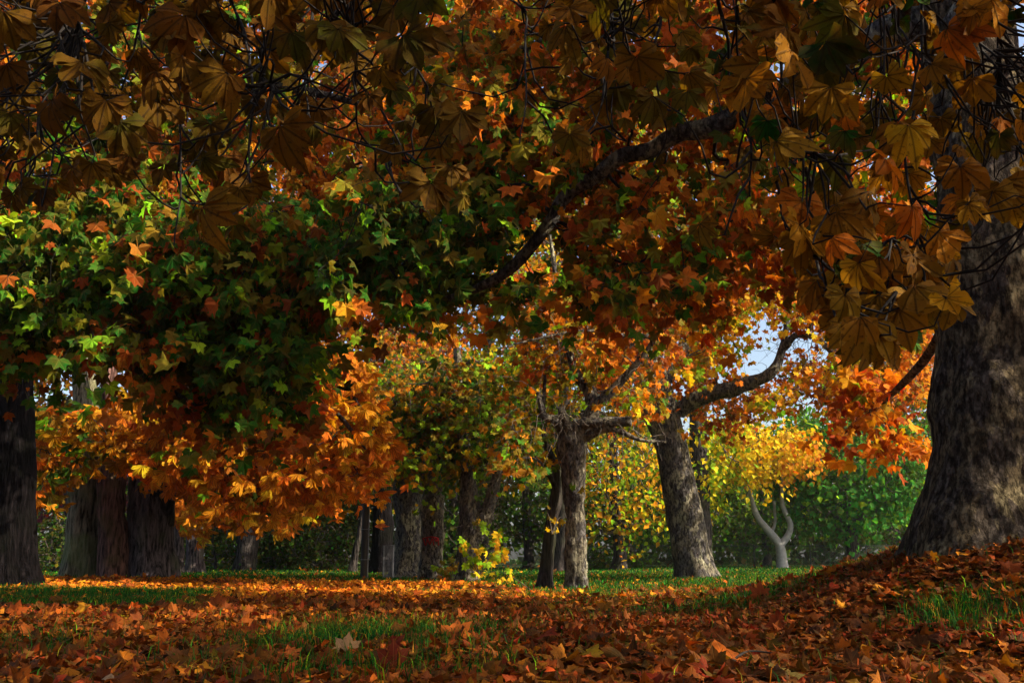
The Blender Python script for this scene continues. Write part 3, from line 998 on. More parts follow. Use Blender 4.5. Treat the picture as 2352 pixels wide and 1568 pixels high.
midplane(1322, 18.6, [(1322, 1352, 66), (1322, 1290, 60), (1322, 1200, 55), (1318, 1100, 62), (1316, 1030, 84), (1322, 985, 84)],
         'knobbly pollarded plane trunk with a sawn off limb lying across its head',
         [(1170, 600), (1500, 600), (1520, 780), (1500, 900), (1440, 930), (1300, 850), (1200, 860), (1150, 700)], 90,
         [[(1300, 985, 26, 18.5), (1360, 972, 25, 18.3), (1450, 968, 22, 18.1), 'cut'],
          [(1335, 1000, 50, 18.6), (1360, 950, 38, 18.7), (1355, 900, 30, 18.8), (1320, 850, 22, 18.9), (1290, 720, 16, 19), (1260, 520, 8, 19)],
          [(1300, 1000, 30, 18.6), (1275, 965, 22, 18.4), (1250, 955, 16, 18.3), (1235, 900, 10, 18.2)],
          [(1310, 985, 22, 18.5), (1292, 950, 18, 18.4), (1288, 935, 16, 18.4), 'cut'],
          [(1330, 1010, 26, 18.5), (1400, 985, 14, 18.2), (1470, 1010, 9, 18), (1530, 1015, 4, 18)],
          [(1340, 960, 30, 18.7), (1440, 860, 18, 18.4), (1500, 780, 14, 18.2), (1420, 770, 10, 18), (1330, 760, 7, 17.8), (1180, 790, 4, 17.6)]],
         111, P_MIX, (18, 22), burl=.3, per=6, tw=6, ws=.82, cull=near_line([(1250, 955), (1290, 985), (1322, 1000), (1360, 972), (1450, 968)], 26, 18.6))
midplane(1262, 19., [(1248, 1352, 42), (1256, 1290, 32), (1266, 1200, 28), (1280, 1120, 28), (1275, 1070, 22), (1250, 1010, 14), (1248, 940, 10), (1252, 860, 7)],
         'slender furrowed trunk leaning against the pollarded plane trunk',
         [(1120, 900), (1260, 900), (1240, 1060), (1130, 1050)], 16, [[(1282, 1130, 14, 19), (1240, 1060, 6, 18.6), (1190, 1050, 4, 18.2)]], 121, P_GY, (17.5, 20), bark=B_CH, burl=.04, name='slender_tree', flare=.3, grp=None, per=4)
midplane(1072, 24.5, [(1072, 1334, 62), (1074, 1280, 50), (1080, 1210, 52), (1078, 1150, 46), (1074, 1080, 34), (1060, 960, 26), (1050, 800, 18)],
         'forked plane trunk with yellow sprouts at its foot',
         [(900, 820), (1290, 800), (1310, 930), (1260, 1020), (1160, 1060), (1090, 1090), (1010, 1090), (900, 1050)], 150,
         [[(1090, 1230, 40, 24.5), (1112, 1190, 36, 24.4), (1130, 1140, 28, 24.3), (1150, 1060, 20, 24), (1190, 960, 10, 23.5)]], 131, P_GY, (24, 28), burl=.2)
t8 = midplane(990, 25.5, [(990, 1332, 62), (992, 1280, 50), (994, 1220, 50), (994, 1150, 48), (990, 1050, 40), (985, 900, 30)],
              'plane trunk with a small red paint mark on its bark',
              [(840, 860), (1100, 830), (1140, 1000), (1060, 1080), (900, 1080), (850, 1050)], 110,
              [[(994, 1120, 24, 25.5), (940, 1020, 12, 25), (900, 900, 7, 24.5)]], 141, P_GY, (23, 29), burl=.32)
midplane(932, 28., [(930, 1330, 72), (934, 1280, 62), (938, 1210, 60), (936, 1140, 60), (930, 1040, 50), (925, 880, 40)],
         'blackest knobbly plane trunk beside the narrow metal mesh cage',
         [(820, 760), (1080, 760), (1100, 1000), (960, 1080), (850, 1060)], 90,
         [[(930, 1120, 26, 28), (880, 1040, 14, 27), (860, 920, 7, 27)]], 151, P_MIX, (26, 33), burl=.4)
midplane(878, 37., [(876, 1300, 58), (878, 1250, 48), (880, 1190, 46), (880, 1100, 40), (880, 900, 30)],
         'grey trunk further back between the post and the mesh cage',
         [(700, 880), (950, 840), (960, 1060), (880, 1090), (780, 1080)], 60,
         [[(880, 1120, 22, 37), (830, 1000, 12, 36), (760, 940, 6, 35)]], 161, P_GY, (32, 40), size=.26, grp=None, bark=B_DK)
midplane(818, 40., [(808, 1300, 22), (818, 1260, 14), (830, 1200, 12), (835, 1120, 10)], 'thin dark stem leaning behind the wooden post',
         [(760, 1080), (880, 1060), (860, 1150)], 6, [], 163, P_GY, (38, 41), size=.26, bark=B_CH, name='young_tree', grp=None)

# ------------------------------------------------------------------ pale forked tree and trees round the far lawn
t = tree('maple_sapling', 1797, 48., 'pale forked young maple with a bright yellow crown on the far lawn')
sp = rooted(pxspine([(1797, 1308, 26), (1795, 1275, 22), (1790, 1248, 20)], 48.), -.1)
trunk_mesh('trunk', sp, B_PALE, t, bump=.05, flare=.2, sides=24, seed=171, ring=.1)
q1 = pxspine([(1790, 1250, 19), (1768, 1222, 17), (1742, 1190, 14), (1730, 1160, 12), (1722, 1120, 9), (1712, 1040, 6)], 48.)
q2 = pxspine([(1792, 1250, 18), (1808, 1232, 15), (1816, 1205, 13), (1803, 1175, 11), (1796, 1145, 10), (1800, 1060, 6)], 48.)
q3 = pxspine([(1770, 1225, 9), (1780, 1200, 7), (1778, 1150, 6)], 48.4)
for k, q in enumerate((q1, q2, q3)):
    trunk_mesh('limb', q, B_PALE, t, bump=.05, sides=14, seed=172 + k, ring=.12)
att = sample_region([(1600, 985), (1700, 960), (1870, 995), (1895, 1060), (1850, 1090), (1780, 1075), (1700, 1085), (1665, 1110), (1635, 1165), (1605, 1140)], (44.5, 51), 190)
foliage(t, att, 'simple', .30, 26, .24,
        lambda p: np.where((PIX(p)[0] < 1700 + rng.normal(0, 25, len(p)))[:, None], pick(len(p), {'bright': 4, 'lime': 5}, .12), np.where((PIX(p)[0] > 1820 + rng.normal(0, 30, len(p)))[:, None], pick(len(p), {'gold': 5, 'yellow': 3, 'orange': 2}, .12), pick(len(p), {'bright': 4, 'yellow': 5, 'gold': 1.5}, .12))),
        M_PL, twigs=(1, .9, .008), nodes=np.vstack([smooth_line(q, 4)[:, :3] for q in (q1, q2, q3)]), rtip=.01, tw_mat=M_TWG)


def ball_points(c, r, n, low=-1.):
    u = norm(rng.normal(0, 1, (n * 2, 3)))
    u = u[u[:, 2] > low][:n]
    k = rng.uniform(.35, 1.0, (len(u), 1)) ** .5
    bump = 1 + .22 * noise(u * 2.2 + np.array(c) * .37, 12)[:, None]
    return np.array(c) + u * k * np.array(r) * bump


def bgtree(name, px, d, label, h0, h1, rx, pal, n, size=.36, cat='tree', grp=None, tr=.25, bark=None, ry=None, per=14, spread=.45, low=-1., keep=None, stem_px=None):
    t = tree(name, px, d, label, grp, cat)
    b = np.array(t.location)
    cz = (h0 + h1) / 2
    sp = np.array([[b[0], b[1], b[2] - .15, tr * 1.25], [b[0] + .1, b[1], b[2] + h0 * .5 + .3, tr], [b[0] - .1, b[1], cz, tr * .7], [b[0], b[1], h1 * .85, tr * .3]])
    trunk_mesh('trunk' if cat == 'tree' else 'stem', sp, bark or B_CH, t, bump=.08, flare=.25, sides=20, seed=int(px) % 97, ring=.25)
    a = ball_points((b[0], b[1], cz), (rx, ry or rx, (h1 - h0) / 2), n, low)
    if keep is not None:
        x, y = PIX(a); a = a[keep(x, y, a[:, 1])]
    foliage(t, a, 'simple', size, per, spread, pal, M_PL, twigs=(0, 0, 0), nodes=smooth_line(sp, 3)[4:, :3], rtip=.012, tw_mat=M_TWG, rmax=.1, down=.4, face=.5)
    return t


GB = 'trees standing beyond the lawn'
G_D = npal({'dgreen': 3, 'green': 4}, {'green': 6, 'dgreen': 1}, {'green': 5, 'lime': .8, 'dgreen': .5}, sc=.5, seed=61)
O_T = npal({'rust': 3, 'orange': 3, 'brown': 1}, {'orange': 3, 'gold': 2, 'olive': 2}, {'lime': 2, 'yellow': 2, 'olive': 2, 'gold': 1}, sc=.22, seed=62)
Y_T = npal({'lime': 3, 'olive': 3, 'green': 2}, {'yellow': 2, 'gold': 2, 'lime': 2}, {'olive': 3, 'green': 3}, sc=.25, seed=63)

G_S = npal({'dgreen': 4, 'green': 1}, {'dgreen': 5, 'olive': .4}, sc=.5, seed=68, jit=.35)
bgtree('broadleaf_tree', 1955, 50, 'spreading dark green tree with a black trunk behind the leafy bank', 1.6, 7.8, 4.4, npal({'emerald': 5, 'green': 3}, {'emerald': 6, 'lime': 1}, {'emerald': 2, 'green': 4}, sc=.4, seed=77), 620, grp=GB, tr=.32)
bgtree('broadleaf_tree', 1560, 57, 'green tree behind the stout leaning plane tree', 1.0, 7., 4., G_D, 200, grp=GB)
bgtree('broadleaf_tree', 1420, 46, 'olive and yellow tree drooping almost to the lawn between two plane trunks', 1.0, 8.5, 3.4, Y_T, 320, grp=GB, tr=.3, size=.28)
bgtree('broadleaf_tree', 1760, 62, 'dark green tree directly behind the pale forked maple', .8, 6.2, 4.2, G_D, 240, grp=GB)
bgtree('broadleaf_tree', 2110, 58, 'dark green tree seen beside the huge plane trunk', .8, 10., 4.5, G_D, 260, grp=GB)
bgtree('broadleaf_tree', 2270, 66, 'orange tree rising behind the huge plane trunk', 4.5, 21., 7., O_T, 420, grp=GB, keep=gap)
bgtree('broadleaf_tree', 1210, 50, 'dark green tree behind the slender leaning trunk', .8, 9, 3.8, G_D, 240, grp=GB)
bgtree('broadleaf_tree', 1040, 47, 'green tree behind the forked plane trunk', .6, 9, 3.6, G_D, 240, grp=GB)
bgtree('tall_tree', 1290, 42, 'tall yellow green tree behind the pollarded plane head', 7., 24, 7, Y_T, 620, grp=GB, tr=.4, keep=gap)
bgtree('tall_tree', 940, 42, 'tall orange and green tree above the middle trunks', 7., 25, 7.5, O_T, 720, grp=GB, tr=.4)
bgtree('tall_tree', 560, 44, 'tall rust coloured tree above the chestnut row', 5., 25, 8, O_T, 760, grp=GB, tr=.4)
bgtree('tall_tree', 150, 44, 'tall orange tree behind the trunk at the left edge', 5., 25, 8, O_T, 700, grp=GB, tr=.4)
bgtree('tall_tree', 1610, 46, 'tall orange tree above the stout leaning plane tree', 13, 26, 6.5, O_T, 520, grp=GB, tr=.4, keep=gap)
bgtree('tall_tree', 2060, 62, 'tall orange tree high beside the huge plane trunk', 16, 32, 8, O_T, 460, grp=GB, tr=.4, keep=gap)
bgtree('tall_tree', 1120, 60, 'far olive tree filling the view above the forked plane', 6, 26, 8, Y_T, 520, grp=GB, tr=.4)
bgtree('tall_tree', 1440, 60, 'far green and gold tree between the two central plane crowns', 9, 27, 7, Y_T, 480, grp=GB, tr=.4, keep=gap)
bgtree('tall_tree', 740, 58, 'far rust and green tree above the wooden post', 5, 27, 8, O_T, 520, grp=GB, tr=.4)
# shaded shrubs and small trees under the avenue
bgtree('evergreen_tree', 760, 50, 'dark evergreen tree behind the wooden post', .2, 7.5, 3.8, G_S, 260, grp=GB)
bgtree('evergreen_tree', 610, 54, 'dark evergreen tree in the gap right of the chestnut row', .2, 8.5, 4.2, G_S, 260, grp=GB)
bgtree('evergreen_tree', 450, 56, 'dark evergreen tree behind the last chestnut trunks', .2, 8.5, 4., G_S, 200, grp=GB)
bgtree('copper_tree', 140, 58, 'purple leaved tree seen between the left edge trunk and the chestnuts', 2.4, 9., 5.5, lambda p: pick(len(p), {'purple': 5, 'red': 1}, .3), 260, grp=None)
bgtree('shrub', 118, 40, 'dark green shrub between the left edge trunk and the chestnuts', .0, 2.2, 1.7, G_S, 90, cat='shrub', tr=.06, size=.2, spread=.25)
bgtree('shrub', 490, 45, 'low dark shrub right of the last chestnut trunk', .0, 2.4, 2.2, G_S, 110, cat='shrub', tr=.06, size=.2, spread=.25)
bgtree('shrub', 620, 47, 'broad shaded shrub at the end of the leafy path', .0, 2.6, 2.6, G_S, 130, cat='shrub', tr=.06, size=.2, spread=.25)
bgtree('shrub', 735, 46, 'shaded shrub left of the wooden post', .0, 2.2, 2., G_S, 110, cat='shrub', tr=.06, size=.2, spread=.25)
bgtree('shrub', 1380, 49, 'clipped low green shrub on the far lawn right of the pollarded plane', .0, .95, .9, G_D, 60, cat='shrub', tr=.04, size=.14, spread=.15)
bgtree('shrub', 1450, 49.5, 'small green shrub beside the clipped one on the far lawn', .0, .75, .8, G_D, 50, cat='shrub', tr=.04, size=.14, spread=.15)
# far belt of wood closing the park
xs = rng.uniform(-62, 62, 1800); ys = rng.uniform(70, 84, 1800); zs = rng.uniform(0, 11, 1800) * (1 - .35 * (np.abs(1176 + F * xs / ys - 1790) < 260))
far = np.stack([xs, ys, zs], -1)
m_ = 18
pos = np.repeat(far, m_, 0) + rng.normal(0, .9, (len(far) * m_, 3)); pos[:, 2] = np.maximum(pos[:, 2], .1)
o = leaves('wood', 'simple', pos, norm(rng.normal(0, 1, pos.shape)), norm(rng.normal(0, .6, pos.shape) + np.array([0, -.6, .5])), np.full(len(pos), .75),
           npal({'dgreen': 4, 'green': 2}, {'green': 4, 'olive': 1, 'dgreen': 2}, sc=.12, seed=66)(pos), M_PL)
tag(o, 'dark belt of woodland closing off the far end of the park', 'wood', kind='stuff')

# ------------------------------------------------------------------ chestnut overhanging the camera
t = empty('chestnut_tree', (-2.6, -2.4, float(ground_z(-2.6, -2.4))), 'near chestnut whose large dark drooping leaves fill the top of the picture', 'tree')
sp = np.array([[-2.6, -2.4, -.2, .62], [-2.55, -2.4, 1.2, .5], [-2.4, -2.2, 2.6, .46], [-2.1, -1.6, 4.2, .38], [-1.9, -1., 5.6, .28]])
trunk_mesh('trunk', sp, B_CH, t, bump=.08, flare=.35, sides=60, seed=201, ring=.08)
La = np.array([[-2.1, -1.6, 4.2, .24], [-1.6, .6, 4.3, .16], [-1.2, 2.6, 4., .11], [-.9, 4.2, 3.75, .06], [-.7, 5.4, 3.5, .03]])
Lb = np.array([[-2.0, -1.2, 5., .22], [0., .8, 4.9, .15], [1.2, 2.6, 4.5, .11], [1.9, 4., 4.1, .07], [2.3, 5.3, 3.6, .03]])
Lc = np.array([[-2.2, -1.8, 3.8, .16], [-2.6, .4, 4.0, .11], [-2.4, 2.4, 3.8, .08], [-2., 4.2, 3.5, .04]])
for k, q in enumerate((La, Lb, Lc)):
    trunk_mesh('limb', q, B_CH, t, bump=.08, sides=20, seed=205 + k, ring=.08)
TW = [([(300, -260), (340, -120), (322, 0), (320, 66), (287, 181), (264, 250), (205, 307)], 10, 4.1),
      ([(120, -260), (170, -100), (190, 0), (180, 33), (191, 99), (175, 168)], 8, 4.0),
      ([(420, -260), (400, -100), (394, 0), (406, 99), (412, 231), (416, 400), (400, 560)], 10, 4.4),
      ([(520, -260), (520, -100), (531, 0), (558, 66), (577, 165), (584, 231), (574, 330), (548, 403)], 10, 4.3),
      ([(640, -260), (650, -120), (640, 0), (610, 66), (599, 148), (620, 191), (673, 201)], 8, 4.0),
      ([(740, -260), (760, -120), (789, 33), (812, 83), (816, 198), (822, 297), (860, 345), (901, 360)], 11, 4.2),
      ([(980, -200), (1080, -60), (1200, 20), (1205, 99), (1208, 231), (1192, 330)], 9, 4.9),
      ([(1380, -260), (1400, -100), (1403, 0), (1406, 66), (1390, 148), (1396, 248), (1406, 297)], 9, 4.3),
      ([(1640, -260), (1640, -100), (1651, 0), (1674, 102), (1678, 187), (1698, 238), (1722, 323), (1722, 452)], 13, 4.3),
      ([(1700, -260), (1690, -80), (1692, 20), (1700, 180), (1760, 300), (1800, 420)], 9, 4.5),
      ([(1760, -260), (1770, -60), (1790, 85), (1804, 272), (1840, 330), (1892, 357), (2004, 343)], 12, 4.1),
      ([(1800, -260), (1820, 0), (1848, 102), (1900, 130), (1953, 143), (2082, 112)], 10, 4.2),
      ([(1980, -260), (2040, -40), (2086, 99), (2174, 129), (2300, 112)], 9, 4.0),
      ([(2150, -260), (2190, -80), (2208, 0), (2252, 119), (2269, 231)], 13, 4.0),
      ([(2280, -260), (2282, -80), (2290, 0), (2292, 190)], 10, 4.2),
      ([(1990, -200), (2030, 50), (2024, 238), (2010, 330)], 8, 4.4),
      ([(1804, 272), (1864, 438), (1871, 586), (1897, 652), (1924, 705)], 13, 4.2),
      ([(1871, 586), (1935, 640), (1965, 668), (2060, 672)], 9, 4.2),
      ([(1864, 438), (1910, 520), (2000, 560), (2060, 545)], 8, 4.3),
      ([(-60, -260), (-20, 0), (20, 150), (10, 300)], 10, 4.2),
      ([(90, -260), (60, 100), (90, 250), (60, 420)], 9, 4.6),
      ([(240, -260), (260, 60), (230, 200), (250, 380)], 9, 4.8),
      ([(700, -260), (720, 60), (700, 200), (730, 330)], 9, 4.8),
      ([(950, -260), (940, 80), (980, 200), (1010, 330)], 9, 4.6),
      ([(1500, -260), (1520, 0), (1500, 150), (1530, 300), (1500, 380)], 9, 4.7),
      ([(2100, -260), (2120, 150), (2080, 350), (2110, 560), (2090, 700)], 10, 4.4),
      ([(1785, 420), (1800, 505), (1815, 548)], 8, 4.3)]
T = Tubes(); nodes = []
for pts, wpx, d in TW:
    rows = np.array([list(P(a, b, d + .3 * math.sin(a * .01 + i))) + [wpx / F * d / 2 * (1.15 - .75 * i / (len(pts) - 1)) * .85] for i, (a, b) in enumerate(pts)])
    if pts[0][1] < 0:       # run back to the nearest limb
        L_ = np.vstack([smooth_line(q, 6)[:, :3] for q in (La, Lb, Lc)])
        j = np.argmin(np.linalg.norm(L_ - rows[0, :3], axis=1))
        rows = np.vstack([list(L_[j]) + [rows[0, 3] * 1.3], rows])
    s = smooth_line(rows, 6)
    s[:, :3] += .008 * np.stack([noise(s[:, :3] * 9, k) for k in (1, 2, 3)], -1)
    T.add(s[:, :3], s[:, 3], 7)
    nodes.append(s[3:, :3])
nodes = np.vstack(nodes)
T.build('hanging_branches', M_TW, t)
AL = [(-250, -300), (1000, -300), (985, 60), (1095, 300), (1095, 400), (960, 440), (870, 380), (800, 330), (640, 330), (560, 430), (540, 520), (400, 470), (250, 430), (120, 520), (-250, 540)]
AR = [(1270, -300), (2600, -300), (2600, 460), (2330, 480), (2180, 560), (2190, 700), (2110, 790), (1920, 780), (1850, 600), (1740, 540), (1640, 560), (1540, 430), (1400, 360), (1290, 330), (1300, 100)]


def dens(x, y, d):
    k = np.where(x < 1180, 1.0 - .75 * np.clip(y / 520., 0, 1), np.where(x < 1800, 1.0 - .72 * np.clip(y / 420., 0, 1), 1.0))
    q = np.sqrt(((np.stack([x, y], -1)[:, None] - DIAG[None]) ** 2).sum(-1)).min(1)
    return (rng.uniform(0, 1, len(x)) < k) & (q > 75)


near = np.vstack([sample_region(AL, (3.3, 5.4), 400, dens), sample_region(AR, (3.4, 5.4), 430, dens),
                  sample_region([(1040, -200), (1440, -200), (1400, 110), (1150, 60)], (4., 5.5), 18),
                  sample_region([(1840, 480), (2180, 560), (2190, 720), (2110, 790), (1930, 770)], (3.9, 4.6), 36)])
hi = np.vstack([np.stack([rng.uniform(-10, 8, 420), rng.uniform(-9, 5.2, 420), rng.uniform(4.4, 6.8, 420)], -1),  # unseen canopy overhead, added to close off sky and sun
                (lambda yy: np.stack([.6 * np.maximum(yy, 0) + rng.uniform(.8, 6, 200), yy, rng.uniform(3.4, 5.4, 200)], -1))(rng.uniform(-3, 6.5, 200)),  # added at the right, out of view, to keep sun off the near leaves
                np.stack([rng.uniform(-12, 12, 260), rng.uniform(-11, -6., 260), rng.uniform(1.4, 5.6, 260)], -1)])  # added behind the camera to block sky light
near = near[near_line([(1190, 600), (1260, 510), (1370, 405), (1490, 342), (1640, 288)], 85, 9.)(near)]
jj = np.argsort(((near[:, None] - nodes[None]) ** 2).sum(-1), 1)[np.arange(len(near)), rng.integers(0, 9, len(near))]
A = nodes[jj]
pet = near - A
tt = np.linspace(0, 1, 6)[None, :, None]
pp = A[:, None] + pet[:, None] * tt
Ln = np.linalg.norm(pet, axis=1)
pp[:, :, 2] -= (.22 * Ln[:, None] * np.sin(tt[:, :, 0] * math.pi))
pp += (Ln[:, None, None] * .08) * rng.normal(0, 1, (len(near), 1, 3)) * np.sin(tt * 6.28)
T = Tubes()
T.add_many(pp, np.clip(.0065 * (1 - .6 * tt[:, :, 0]) * np.ones((len(near), 1)), .0015, 1), 5)
L_ = np.vstack([smooth_line(q, 6)[:, :3] for q in (La, Lb, Lc)])
PP, rad = grow(t, L_, None, hi, .006, '', None, rmax=.04)
T.add_many(PP, rad, 5)
T.build('twigs', M_TW, t)
nn = len(near)
dirn = norm(pet)
tip = norm(np.stack([rng.normal(0, .35, nn), rng.normal(0, .3, nn), -np.ones(nn)], -1) + .35 * dirn)
nr = norm(np.stack([rng.normal(0, .6, nn), -np.ones(nn), rng.normal(.35, .6, nn)], -1))
pn = npal({'ochre': 4, 'olive': 3, 'dgreen': 1}, {'ochre': 7, 'olive': 2}, {'ochre': 6, 'olive': 1, 'dgreen': .8}, sc=.7, seed=210, jit=.14)
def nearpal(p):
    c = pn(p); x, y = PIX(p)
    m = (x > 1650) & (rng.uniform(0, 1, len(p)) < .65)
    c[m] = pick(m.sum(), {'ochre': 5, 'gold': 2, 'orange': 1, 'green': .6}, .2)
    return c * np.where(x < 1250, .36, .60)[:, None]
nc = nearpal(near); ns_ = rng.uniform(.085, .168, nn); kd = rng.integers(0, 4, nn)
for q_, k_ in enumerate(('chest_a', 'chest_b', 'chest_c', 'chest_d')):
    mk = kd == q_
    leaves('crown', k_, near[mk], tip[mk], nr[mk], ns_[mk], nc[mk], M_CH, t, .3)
nh = len(hi) * 4
hp = np.repeat(hi, 4, 0) + rng.normal(0, .3, (nh, 3))
leaves('crown', 'chest', hp, norm(rng.normal(0, 1, (nh, 3)) + np.array([0, 0, -.4])), norm(rng.normal(0, .5, (nh, 3)) + np.array([0, 0, 1])), rng.uniform(.16, .23, nh), pn(hp), M_CH, t, .2)  # this crown part is the added unseen foliage that blocks light

# ------------------------------------------------------------------ post, cage, fence, sprouts
M_WOOD = plain('weathered_post', (.035, .028, .022), .85)
M_MET = plain('dull_grey_metal', (.16, .16, .17), .5, .6)
M_DK = plain('dark_painted_metal', (.03, .04, .035), .5, .3)

t = empty('wooden_post', base_at(836, 27.5), 'tall dark round post with a pale conduit beside the middle trunks', 'post')
b = np.array(t.location)
a = np.linspace(0, 4.6, 12)
T = Tubes(); T.add(np.stack([b[0] + 0 * a, b[1] + 0 * a, b[2] - .1 + a], -1), np.linspace(.095, .08, 12), 16)
T.build('pole', M_WOOD, t)
T = Tubes(); T.add(np.stack([b[0] + .105 + 0 * a, b[1] - .03 + 0 * a, b[2] + a * .6], -1), .016, 8)
T.build('conduit', M_MET, t)
for z in (.5, 1.3, 2.1):
    T = Tubes()
    th = np.linspace(0, 2 * math.pi, 17)
    T.add(np.stack([b[0] + .03 + .125 * np.cos(th), b[1] + .11 * np.sin(th), b[2] + z + 0 * th], -1), .008, 4)
    T.build('strap', M_MET, t)
T = Tubes(); T.add(np.array([[b[0], b[1], b[2] + 4.49], [b[0], b[1], b[2] + 4.53], [b[0], b[1], b[2] + 4.58]]), [.09, .1, .01], 16)
T.build('cap', M_WOOD, t)

t = empty('mesh_cage', base_at(892, 26.6), 'narrow upright metal mesh cage at the foot of the blackest trunk', 'tree guard')
b = np.array(t.location)
hw, hh = .12, .86
T = Tubes()
for sx in (-1, 1):
    for sy in (-1, 1):
        T.add([[b[0] + sx * hw, b[1] + sy * hw, b[2] - .05], [b[0] + sx * hw, b[1] + sy * hw, b[2] + hh]], .011, 6)
for z in (.04, hh):
    T.add(np.array([[b[0] + sx * hw, b[1] + sy * hw, b[2] + z] for sx, sy in ((-1, -1), (1, -1), (1, 1), (-1, 1), (-1, -1))]), .010, 6)
T.build('frame', M_MET, t)
T = Tubes()
for z in np.arange(.07, hh, .035):
    T.add(np.array([[b[0] + sx * hw, b[1] + sy * hw, b[2] + z] for sx, sy in ((-1, -1), (1, -1), (1, 1), (-1, 1), (-1, -1))]), .003, 4)
for q in np.linspace(-hw, hw, 8)[1:-1]:
    for f in (lambda q: (q, -hw), lambda q: (q, hw), lambda q: (-hw, q), lambda q: (hw, q)):
        x_, y_ = f(q)
        T.add([[b[0] + x_, b[1] + y_, b[2] + .03], [b[0] + x_, b[1] + y_, b[2] + hh]], .003, 4)
T.build('mesh', M_MET, t)

x0, x1, yf, hf = -2.0, 21., 52.5, 1.15
t = empty('chain_link_fence', ((x0 + x1) / 2, yf, float(ground_z((x0 + x1) / 2, yf))), 'low dark chain link fence along the far edge of the lawn', 'fence')
T = Tubes()
for s in (-1, 1):
    for q in np.arange(x0, x1 - hf, .09):
        a_, b_ = (q, q + hf) if s > 0 else (q + hf, q)
        T.add([[a_, yf, .03], [b_, yf + .004 * s, hf]], .004, 3)
T.build('wire_mesh', M_DK, t)
for q in np.arange(x0, x1, 2.9):
    T = Tubes(); T.add([[q, yf + .05, -.2], [q, yf + .05, hf + .08]], .035, 8); T.build('post', M_DK, t)
for z in (.05, hf):
    T = Tubes(); T.add([[x0, yf, z], [x1, yf, z]], .018, 6); T.build('rail', M_DK, t)


def sprout(name, stems, d, label, pal, n, size=.19, kind='palm', cat='shrub', seed=1):
    p0 = P(*stems[0][0], d)
    t = empty(name, (float(p0[0]), d, float(ground_z(p0[0], d))), label, cat)
    T = Tubes(); nd = []
    for st in stems:
        s = smooth_line(np.array([P(a, b, d + .1 * i) for i, (a, b) in enumerate(st)]), 6)
        T.add(s, np.linspace(.012, .003, len(s)), 6)
        nd.append(s[3:])
    T.build('stems', M_TWG, t)
    nd = np.vstack(nd)
    i = rng.integers(0, len(nd), n)
    pos = nd[i] + rng.normal(0, .07, (n, 3))
    leaves('leaves', kind, pos, norm(rng.normal(0, .5, (n, 3)) + np.array([0, 0, -.6])), norm(rng.normal(0, .4, (n, 3)) + np.array([0.2, -1, .5])),
           size * rng.uniform(.7, 1.3, n), pick(n, pal, .15), M_PL, t, .15)


sprout('plane_sprout', [[(1100, 1320), (1095, 1280), (1110, 1235), (1115, 1212)], [(1100, 1320), (1080, 1280), (1068, 1240)], [(1100, 1320), (1130, 1270), (1145, 1235), (1150, 1250)], [(1100, 1320), (1080, 1295), (1068, 1265), (1066, 1245)],
                        [(1100, 1320), (1130, 1290), (1150, 1270), (1160, 1290)]], 23.2,
       'bright yellow and lime sprouting branch at the foot of the forked plane', {'yellow': 4, 'lime': 4, 'gold': 1}, 60, .2)
sprout('plane_sprout', [[(1040, 1332), (1030, 1310), (1015, 1295)], [(1040, 1332), (1040, 1305), (1045, 1288)], [(1040, 1332), (1020, 1320), (1000, 1312)]], 23.6,
       'small olive sprout between the red marked trunk and the forked plane', {'olive': 4, 'ochre': 3, 'lime': 1}, 34, .15)
sprout('arching_twig', [[(1232, 1364), (1200, 1340), (1170, 1322), (1140, 1312), (1100, 1318)]], 18.5, 'thin twig arching over the lawn left of the slender trunk, holding pale yellow leaves', {'yellow': 2, 'lime': 2, 'olive': 1}, 9, .13, cat='twig')
sprout('plane_sprout', [[(1268, 1225), (1262, 1190), (1255, 1172)], [(1268, 1225), (1280, 1195), (1290, 1185)]], 18.3, 'few yellow leaves sprouting from the slender leaning trunk', {'yellow': 3, 'olive': 3}, 10, .13)

# red paint mark on the trunk
b = np.array(t8.location)
T = Tubes()
M_RED = plain('red_paint', (.26, .014, .014), .9)
ctr = pxspine([(994, 1243, 50)], 25.5)[0]
for st in ([(974, 1236), (980, 1252), (984, 1236)], [(984, 1236), (990, 1250), (995, 1236), (999, 1252)], [(999, 1236), (1004, 1243), (1008, 1236), (1009, 1252)], [(972, 1237), (992, 1233), (1009, 1236)]):
    rr = ctr[3] * 1.13
    pts = []
    for a_, b_ in st:
        q = P(a_, b_, 25.5)
        dx = np.clip(q[0] - ctr[0], -rr * .95, rr * .95)
        pts.append([q[0], 25.5 - math.sqrt(rr * rr - dx * dx) - .01, q[2]])
    T.add(smooth_line(np.array(pts), 4), .016, 5)
o = T.build('paint_mark', M_RED, t8)

# ------------------------------------------------------------------ single leaves that stand out on the ground
def one_leaf(px, py, d, size, colr, label, tip=(0.3, .2, .5), nr=(0, -.8, .5), kind='palm_hi', lift=.04):
    p = P(px, py, d)
    z = float(ground_z(p[0], d)) + lift
    t0 = np.array([[p[0], d, z]])
    o = leaves('fallen_leaf', kind, t0, norm(np.array([tip], float)), norm(np.array([nr], float)), np.array([size]) * .85, np.array([colr]) * .75, M_LIT, None, .12)
    me = o.data
    co = np.empty(len(me.vertices) * 3, np.float32); me.vertices.foreach_get('co', co)
    co = co.reshape(-1, 3) - t0[0].astype(np.float32)
    me.vertices.foreach_set('co', co.ravel()); me.update()
    o.location = t0[0]
    tag(o, label, 'leaf', 'single fallen leaves lying uppermost on the carpet of leaves')


def gd(py):
    return .55 * F / (py - 1280)


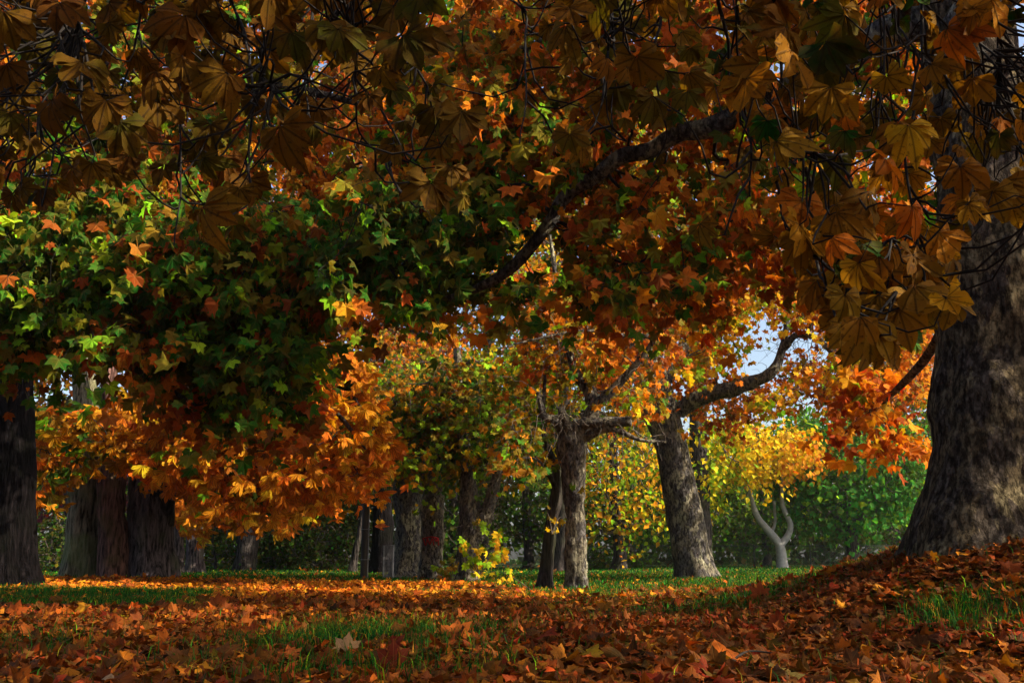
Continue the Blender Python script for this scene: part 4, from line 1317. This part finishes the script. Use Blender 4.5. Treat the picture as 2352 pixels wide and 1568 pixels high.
one_leaf(1040, 1448, gd(1470), .26, (.62, .15, .02), 'large bright orange leaf propped up right of the grass patch', (.6, .1, .55), (-.2, -.9, .5))
one_leaf(1665, 1492, gd(1510), .36, (.62, .14, .012), 'long flame orange leaf lying beside a dark stick', (.9, .2, -.05), (0, -.6, .8))
one_leaf(235, 1548, gd(1556), .20, (.52, .30, .14), 'pale tan leaf near the bottom left corner', (.8, -.1, .05), (.1, -.5, .9))
one_leaf(795, 1480, gd(1500), .17, (.60, .33, .15), 'pale buff leaf standing in the grass patch', (.1, 0, .8), (.1, -1, .2))
one_leaf(498, 1372, gd(1395), .24, (.30, .06, .012), 'rust brown leaf standing up against the sunlit strip', (.15, 0, 1), (.2, -1, .2))
one_leaf(905, 1500, gd(1530), .20, (.17, .022, .01), 'dark maroon leaf standing on edge at the right of the grass patch', (0, 0, 1), (.3, -1, .1))
one_leaf(35, 1395, gd(1420), .24, (.42, .08, .012), 'red brown leaf standing at the left edge by the green strip', (.2, 0, 1), (.1, -1, .3))
one_leaf(1790, 1535, gd(1545), .2, (.50, .36, .08), 'yellowish leaf at the bottom right of centre', (.8, .1, .1), (.1, -.6, .8))
one_leaf(1745, 1322, 9.5, .25, (.36, .055, .012), 'dark rust leaf standing upright on the crest beside the leaning plane', (.1, 0, 1), (.1, -1, .3))
T = Tubes()
p = [P(a_, b_, c_) for a_, b_, c_ in ((1530, 1518, 5.3), (1600, 1512, 5.35), (1680, 1508, 5.4), (1740, 1500, 5.5), (1790, 1498, 5.6))]
for q in p: q[2] = float(ground_z(q[0], q[1])) + .035
s = smooth_line(np.array(p), 6)
T.add(s, np.linspace(.013, .006, len(s)), 7)
s2 = smooth_line(np.array([p[2], p[2] + [.12, .12, .04], p[2] + [.3, .16, .02]]), 5)
T.add(s2, np.linspace(.008, .004, len(s2)), 6)
o = T.build('fallen_stick', M_TW)
tag(o, 'dark forked stick lying on the leaves in the foreground', 'stick')

# ------------------------------------------------------------------ mist in the air
m, n, out = mat('mist')
pv = N(n, 'ShaderNodeVolumePrincipled', {'Color': (.80, .90, 1., 1), 'Density': .0002, 'Anisotropy': .3})
n.links.new(pv.outputs[0], out.inputs['Volume'])
hx, hy0, hy1, hz0, hz1 = 265., -125., 425., -1.5, 36.
V = [(x, y, z) for z in (hz0, hz1) for x, y in ((-hx, hy0), (hx, hy0), (hx, hy1), (-hx, hy1))]
o = mesh('haze', V, np.array([(0, 3, 2, 1), (4, 5, 6, 7), (0, 1, 5, 4), (1, 2, 6, 5), (2, 3, 7, 6), (3, 0, 4, 7)]), m, smooth=False)
tag(o, 'thin bluish mist hanging under the far trees', 'haze', kind='stuff')
